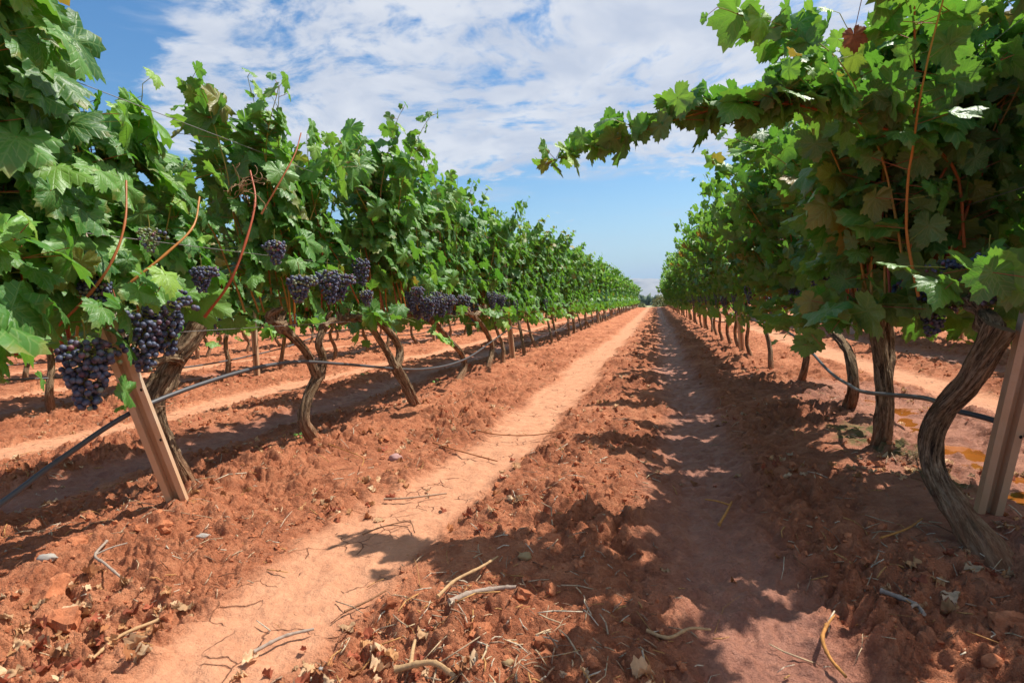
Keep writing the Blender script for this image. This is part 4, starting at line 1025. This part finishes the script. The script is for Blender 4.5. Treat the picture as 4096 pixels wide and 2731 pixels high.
# stones
def stone(x, y, s, mat, lab, seed, sq=(1, 1, .6)):
    b = Bag(); v = ICO3[0]; jig = 1 + .25 * perlin(v[:, 0] * 1.3 + seed, v[:, 1] * 1.3 + v[:, 2], 51) + .08 * perlin(v[:, 0] * 4 + seed, v[:, 2] * 4 + v[:, 1] * 2, 52)
    put_blobs(b, ICO3, np.zeros((1, 3)), np.array([[s * sq[0], s * sq[1], s * sq[2]]]), (0, 0, 0), None, 0, jig[None, :, None])
    o = b.build('stone', [mat], loc=(x, y, float(terrain(np.array([x]), np.array([y]))[0]) + s * .3)); tag(o, lab, 'stone', 'stones on the soil')
stone(-1.90, 1.34, .027, M_stone_a, 'pale grey flat stone at the lower left', 3, (1.2, .8, .5))
stone(-1.38, 2.76, .034, M_stone_b, 'smooth pinkish stone among dry leaves beside the pale track', 9, (1.1, .9, .7))
stone(-.40, 1.62, .020, M_stone_c, 'small ochre stone in the dark shadow of the lane', 15)
stone(-1.60, 1.66, .022, M_stone_a, 'small pale stone right of the leaning post foot', 22, (1.3, .8, .4))
stone(-.74, 1.07, .008, M_stone_a, 'tiny white pebble at the bottom of the photo', 28)
stone(-.33, 1.14, .013, M_stone_c, 'small tan pebble at the bottom centre', 33)
# lumps of earth big enough to point at
for i, (x, y, s, lab) in enumerate([(-1.78, 1.62, .075, 'large rounded clod left of the leaning post foot'), (-1.70, 1.20, .085, 'large cracked clod at the lower left'), (-1.52, 1.10, .08, 'broad smooth clod at the bottom left'), (-1.94, 1.46, .06, 'crusty clod at the left edge'),
        (-.42, 1.24, .045, 'dark upright clod beside the grey stick'), (.78, 1.50, .06, 'rugged clod under the bent trunk at right'), (.86, 1.36, .06, 'big clod in the lower right corner'), (-.34, 1.78, .04, 'rounded clod inside the lane shadow')]):
    b = Bag(); v = ICO3[0]; sd_ = i * 7.3
    jig = 1 + .30 * perlin(v[:, 0] * 1.4 + sd_, v[:, 1] * 1.4 + v[:, 2], 61) + .20 * perlin(v[:, 0] * 4 + sd_, v[:, 2] * 4 + v[:, 1] * 3, 62) + .16 * np.abs(perlin(v[:, 1] * 6 + sd_, v[:, 2] * 6 - v[:, 0] * 5, 63)) + .12 * np.abs(perlin(v[:, 1] * 13 + sd_, v[:, 2] * 13 - v[:, 0] * 11, 64))
    put_blobs(b, ICO3, np.zeros((1, 3)), np.array([[s * .85, s * .7, s * .5]]), (0, 0, 0), None, 0, jig[None, :, None], chip(ICO3, 1, np.random.RandomState(i + 3), 12, .4, .8))
    o = b.build('clod', [M_clod], smooth=False, loc=(x, y, float(terrain(np.array([x]), np.array([y]), False)[0]) + s * .05)); tag(o, lab, 'clod', 'large clods of red earth')
# small green weeds by the trunks
def weed(x, y, s, lab, n=9):
    r_ = np.random.RandomState(int(abs(x * 100) + y * 10)); o = empty('weed', (x, y, float(terrain(np.array([x]), np.array([y]))[0]))); tag(o, lab, 'weed', 'weeds on the bare soil')
    b = Bag(); A = np.zeros((n, 3)); B_ = np.stack([r_.normal(0, .5, n) * s, r_.normal(0, .5, n) * s, r_.uniform(.3, 1, n) * s], -1)
    put_rods(b, A, B_, .0012, .0008, (.12, .18, .04)); b.build('stem', [M_cane], o)
    b = Bag(); put_leaves(b, T_MD, B_, np.stack([r_.normal(0, 1, n), r_.normal(0, 1, n), r_.uniform(-.3, .5, n)], -1), np.stack([r_.normal(0, .4, n), r_.normal(0, .4, n), np.ones(n)], -1), np.full(n, s * .42), r_.uniform(.6, 1, n), np.zeros(n), 0, r_)
    b.build('foliage', [M_leaf_far], o)
weed(-2.13, 2.98, .05, 'tiny green weed at the foot of the forked trunk')
weed(-2.1, 5.25, .06, 'tiny green weed beside the S-curved trunk')
weed(-3.4, 6.1, .06, 'tiny green weed alone on the red soil between rows')

# ------------------------------------------------------------------ beyond the crest
def bushy(name, x, y, rx, rz, mat, lab, cat, grp, n=900, leaf=.16, trunk=.0, seed=0, z0=None):
    r_ = np.random.RandomState(seed); z0 = gz(x, y) if z0 is None else z0
    o = empty(name, (x, y, z0)); tag(o, lab, cat, grp)
    k = 14; cen = norm(r_.normal(0, 1, (k, 3))) * r_.uniform(.3, .75, (k, 1)); cen[:, 2] = np.abs(cen[:, 2])
    pick = r_.randint(0, k, n); p = cen[pick] + norm(r_.normal(0, 1, (n, 3))) * r_.uniform(.2, .42, (n, 1))
    p = p * np.array([rx, rx, rz * .9]); p[:, 2] += trunk; p = p[p[:, 2] > .05]
    n = len(p); b = Bag()
    put_leaves(b, T_LO, p, r_.normal(0, 1, (n, 3)), r_.normal(0, .7, (n, 3)) + np.array([0, 0, .6]), r_.uniform(.6, 1.4, n) * leaf, r_.rand(n), np.zeros(n), 0, r_)
    b.build('crown', [mat], o)
    b = Bag()
    for q in range(4):
        a = r_.rand() * 6.28; tube(b, smooth_path([(0, 0, -.3), (0, 0, trunk * .5 + .1), (math.cos(a) * rx * .3, math.sin(a) * rx * .3, trunk + rz * .4), (math.cos(a) * rx * .6, math.sin(a) * rx * .6, trunk + rz * .75)], 8), np.linspace(.12, .03, 8) * max(.4, rx / 3), 6)
    b.build('trunk', [M_trunk_far], o)
bushy('shrub', 1.0, 68, 2.0, 2.2, M_olive, 'large grey green shrub closing the end of the lane', 'shrub', None, 2200, .15, 0, 1)
bushy('shrub', -1.6, 76, 1.2, 1.6, M_olive, 'low grey green shrub at the left of the lane end', 'shrub', None, 1300, .15, 0, 2)
bushy('shrub', 3.0, 82, 1.6, 2.6, M_scrub, 'bright green shrub at the right of the lane end', 'shrub', None, 1700, .16, 0, 3)
bushy('shrub', -7, 80, 2.0, 2.0, M_scrub, 'green shrub hidden behind the left row end', 'shrub', None, 1200, .2, 0, 4)
bushy('tree', .6, 230, 2.4, 2.6, M_wood_leaf, 'dark round tree on the field beyond the lane', 'tree', 'trees beyond the vineyard', 1600, .3, 1.6, 5)
bushy('tree', -7.5, 240, 2.8, 2.4, M_wood_leaf, 'dark tree left of the round one beyond the lane', 'tree', 'trees beyond the vineyard', 1600, .3, 1.4, 6)
bushy('tree', 9.0, 240, 3.0, 3.0, M_wood_leaf, 'dark tree right of the round one beyond the lane', 'tree', 'trees beyond the vineyard', 1600, .3, 1.6, 7)
# far wood: one mass nobody could count
r_ = np.random.RandomState(9); b = Bag(); n = 2200
xx = r_.uniform(-160, 160, n); yy_ = 330 + r_.uniform(0, 60, n) + perlin(xx * .03, xx * 0, 70) * 30
put_blobs(b, ICO1, np.stack([xx, yy_, terrain(xx, yy_, False) + r_.uniform(0, 4, n)], -1), r_.uniform(1.2, 3.2, (n, 3)), (0, 0, 0), rotm(n, r_), 0, (1 + .3 * r_.normal(0, 1, (n, len(ICO1[0]))))[..., None])
tag(b.build('far_wood', [M_wood_leaf]), 'dark strip of woodland across the fields beyond the vineyard', 'wood', kind='stuff')
# mountain ridge
gx = np.linspace(-5200, 5200, 420); gv = np.linspace(0, 1, 46)
GX, GV = np.meshgrid(gx, gv)
hh = 175 + 60 * perlin(GX * .0006 + 2.2, GX * 0 + .5, 71) + 26 * perlin(GX * .003, GX * 0, 72) + 9 * perlin(GX * .011, GX * 0, 73)
GZ = hh * np.sin(GV * np.pi / 2) ** .8 + perlin(GX * .006, GV * 7, 74) * 26 * GV * (1 - GV) * 3 - 8
GZ = np.minimum(GZ, 255)
GY = 4700 + GV * 1100 + perlin(GX * .003, GV * 3, 75) * 120
idx = np.arange(GX.size).reshape(GX.shape)
Fm = np.stack([idx[:-1, :-1], idx[:-1, 1:], idx[1:, 1:], idx[1:, :-1]], -1).reshape(-1, 4)
tag(mesh_np('mountain', np.stack([GX, GY, GZ], -1).reshape(-1, 3), [Fm], M_rock), kind='structure')

# air: one even box of haze round everything
hx0, hx1, hy0, hy1, hz0, hz1 = -7600, 7600, -300, 7600, -40, 262
v = [(x, y, z) for z in (hz0, hz1) for y in (hy0, hy1) for x in (hx0, hx1)]
me = bpy.data.meshes.new('haze'); me.from_pydata(v, [], [(0, 2, 3, 1), (4, 5, 7, 6), (0, 1, 5, 4), (2, 6, 7, 3), (0, 4, 6, 2), (1, 3, 7, 5)]); me.update()
ho = bpy.data.objects.new('haze', me); C.objects.link(ho); tag(ho, kind='stuff')
mh = bpy.data.materials.new('pale_air'); mh.use_nodes = True; th_ = NT(mh.node_tree); th_.n.clear()
oo = th_.new('ShaderNodeOutputMaterial'); pv = th_.new('ShaderNodeVolumePrincipled'); pv.inputs['Color'].default_value = (.42, .66, 1, 1); pv.inputs['Density'].default_value = HAZE
th_.link(pv.outputs[0], oo.inputs['Volume']); me.materials.append(mh)
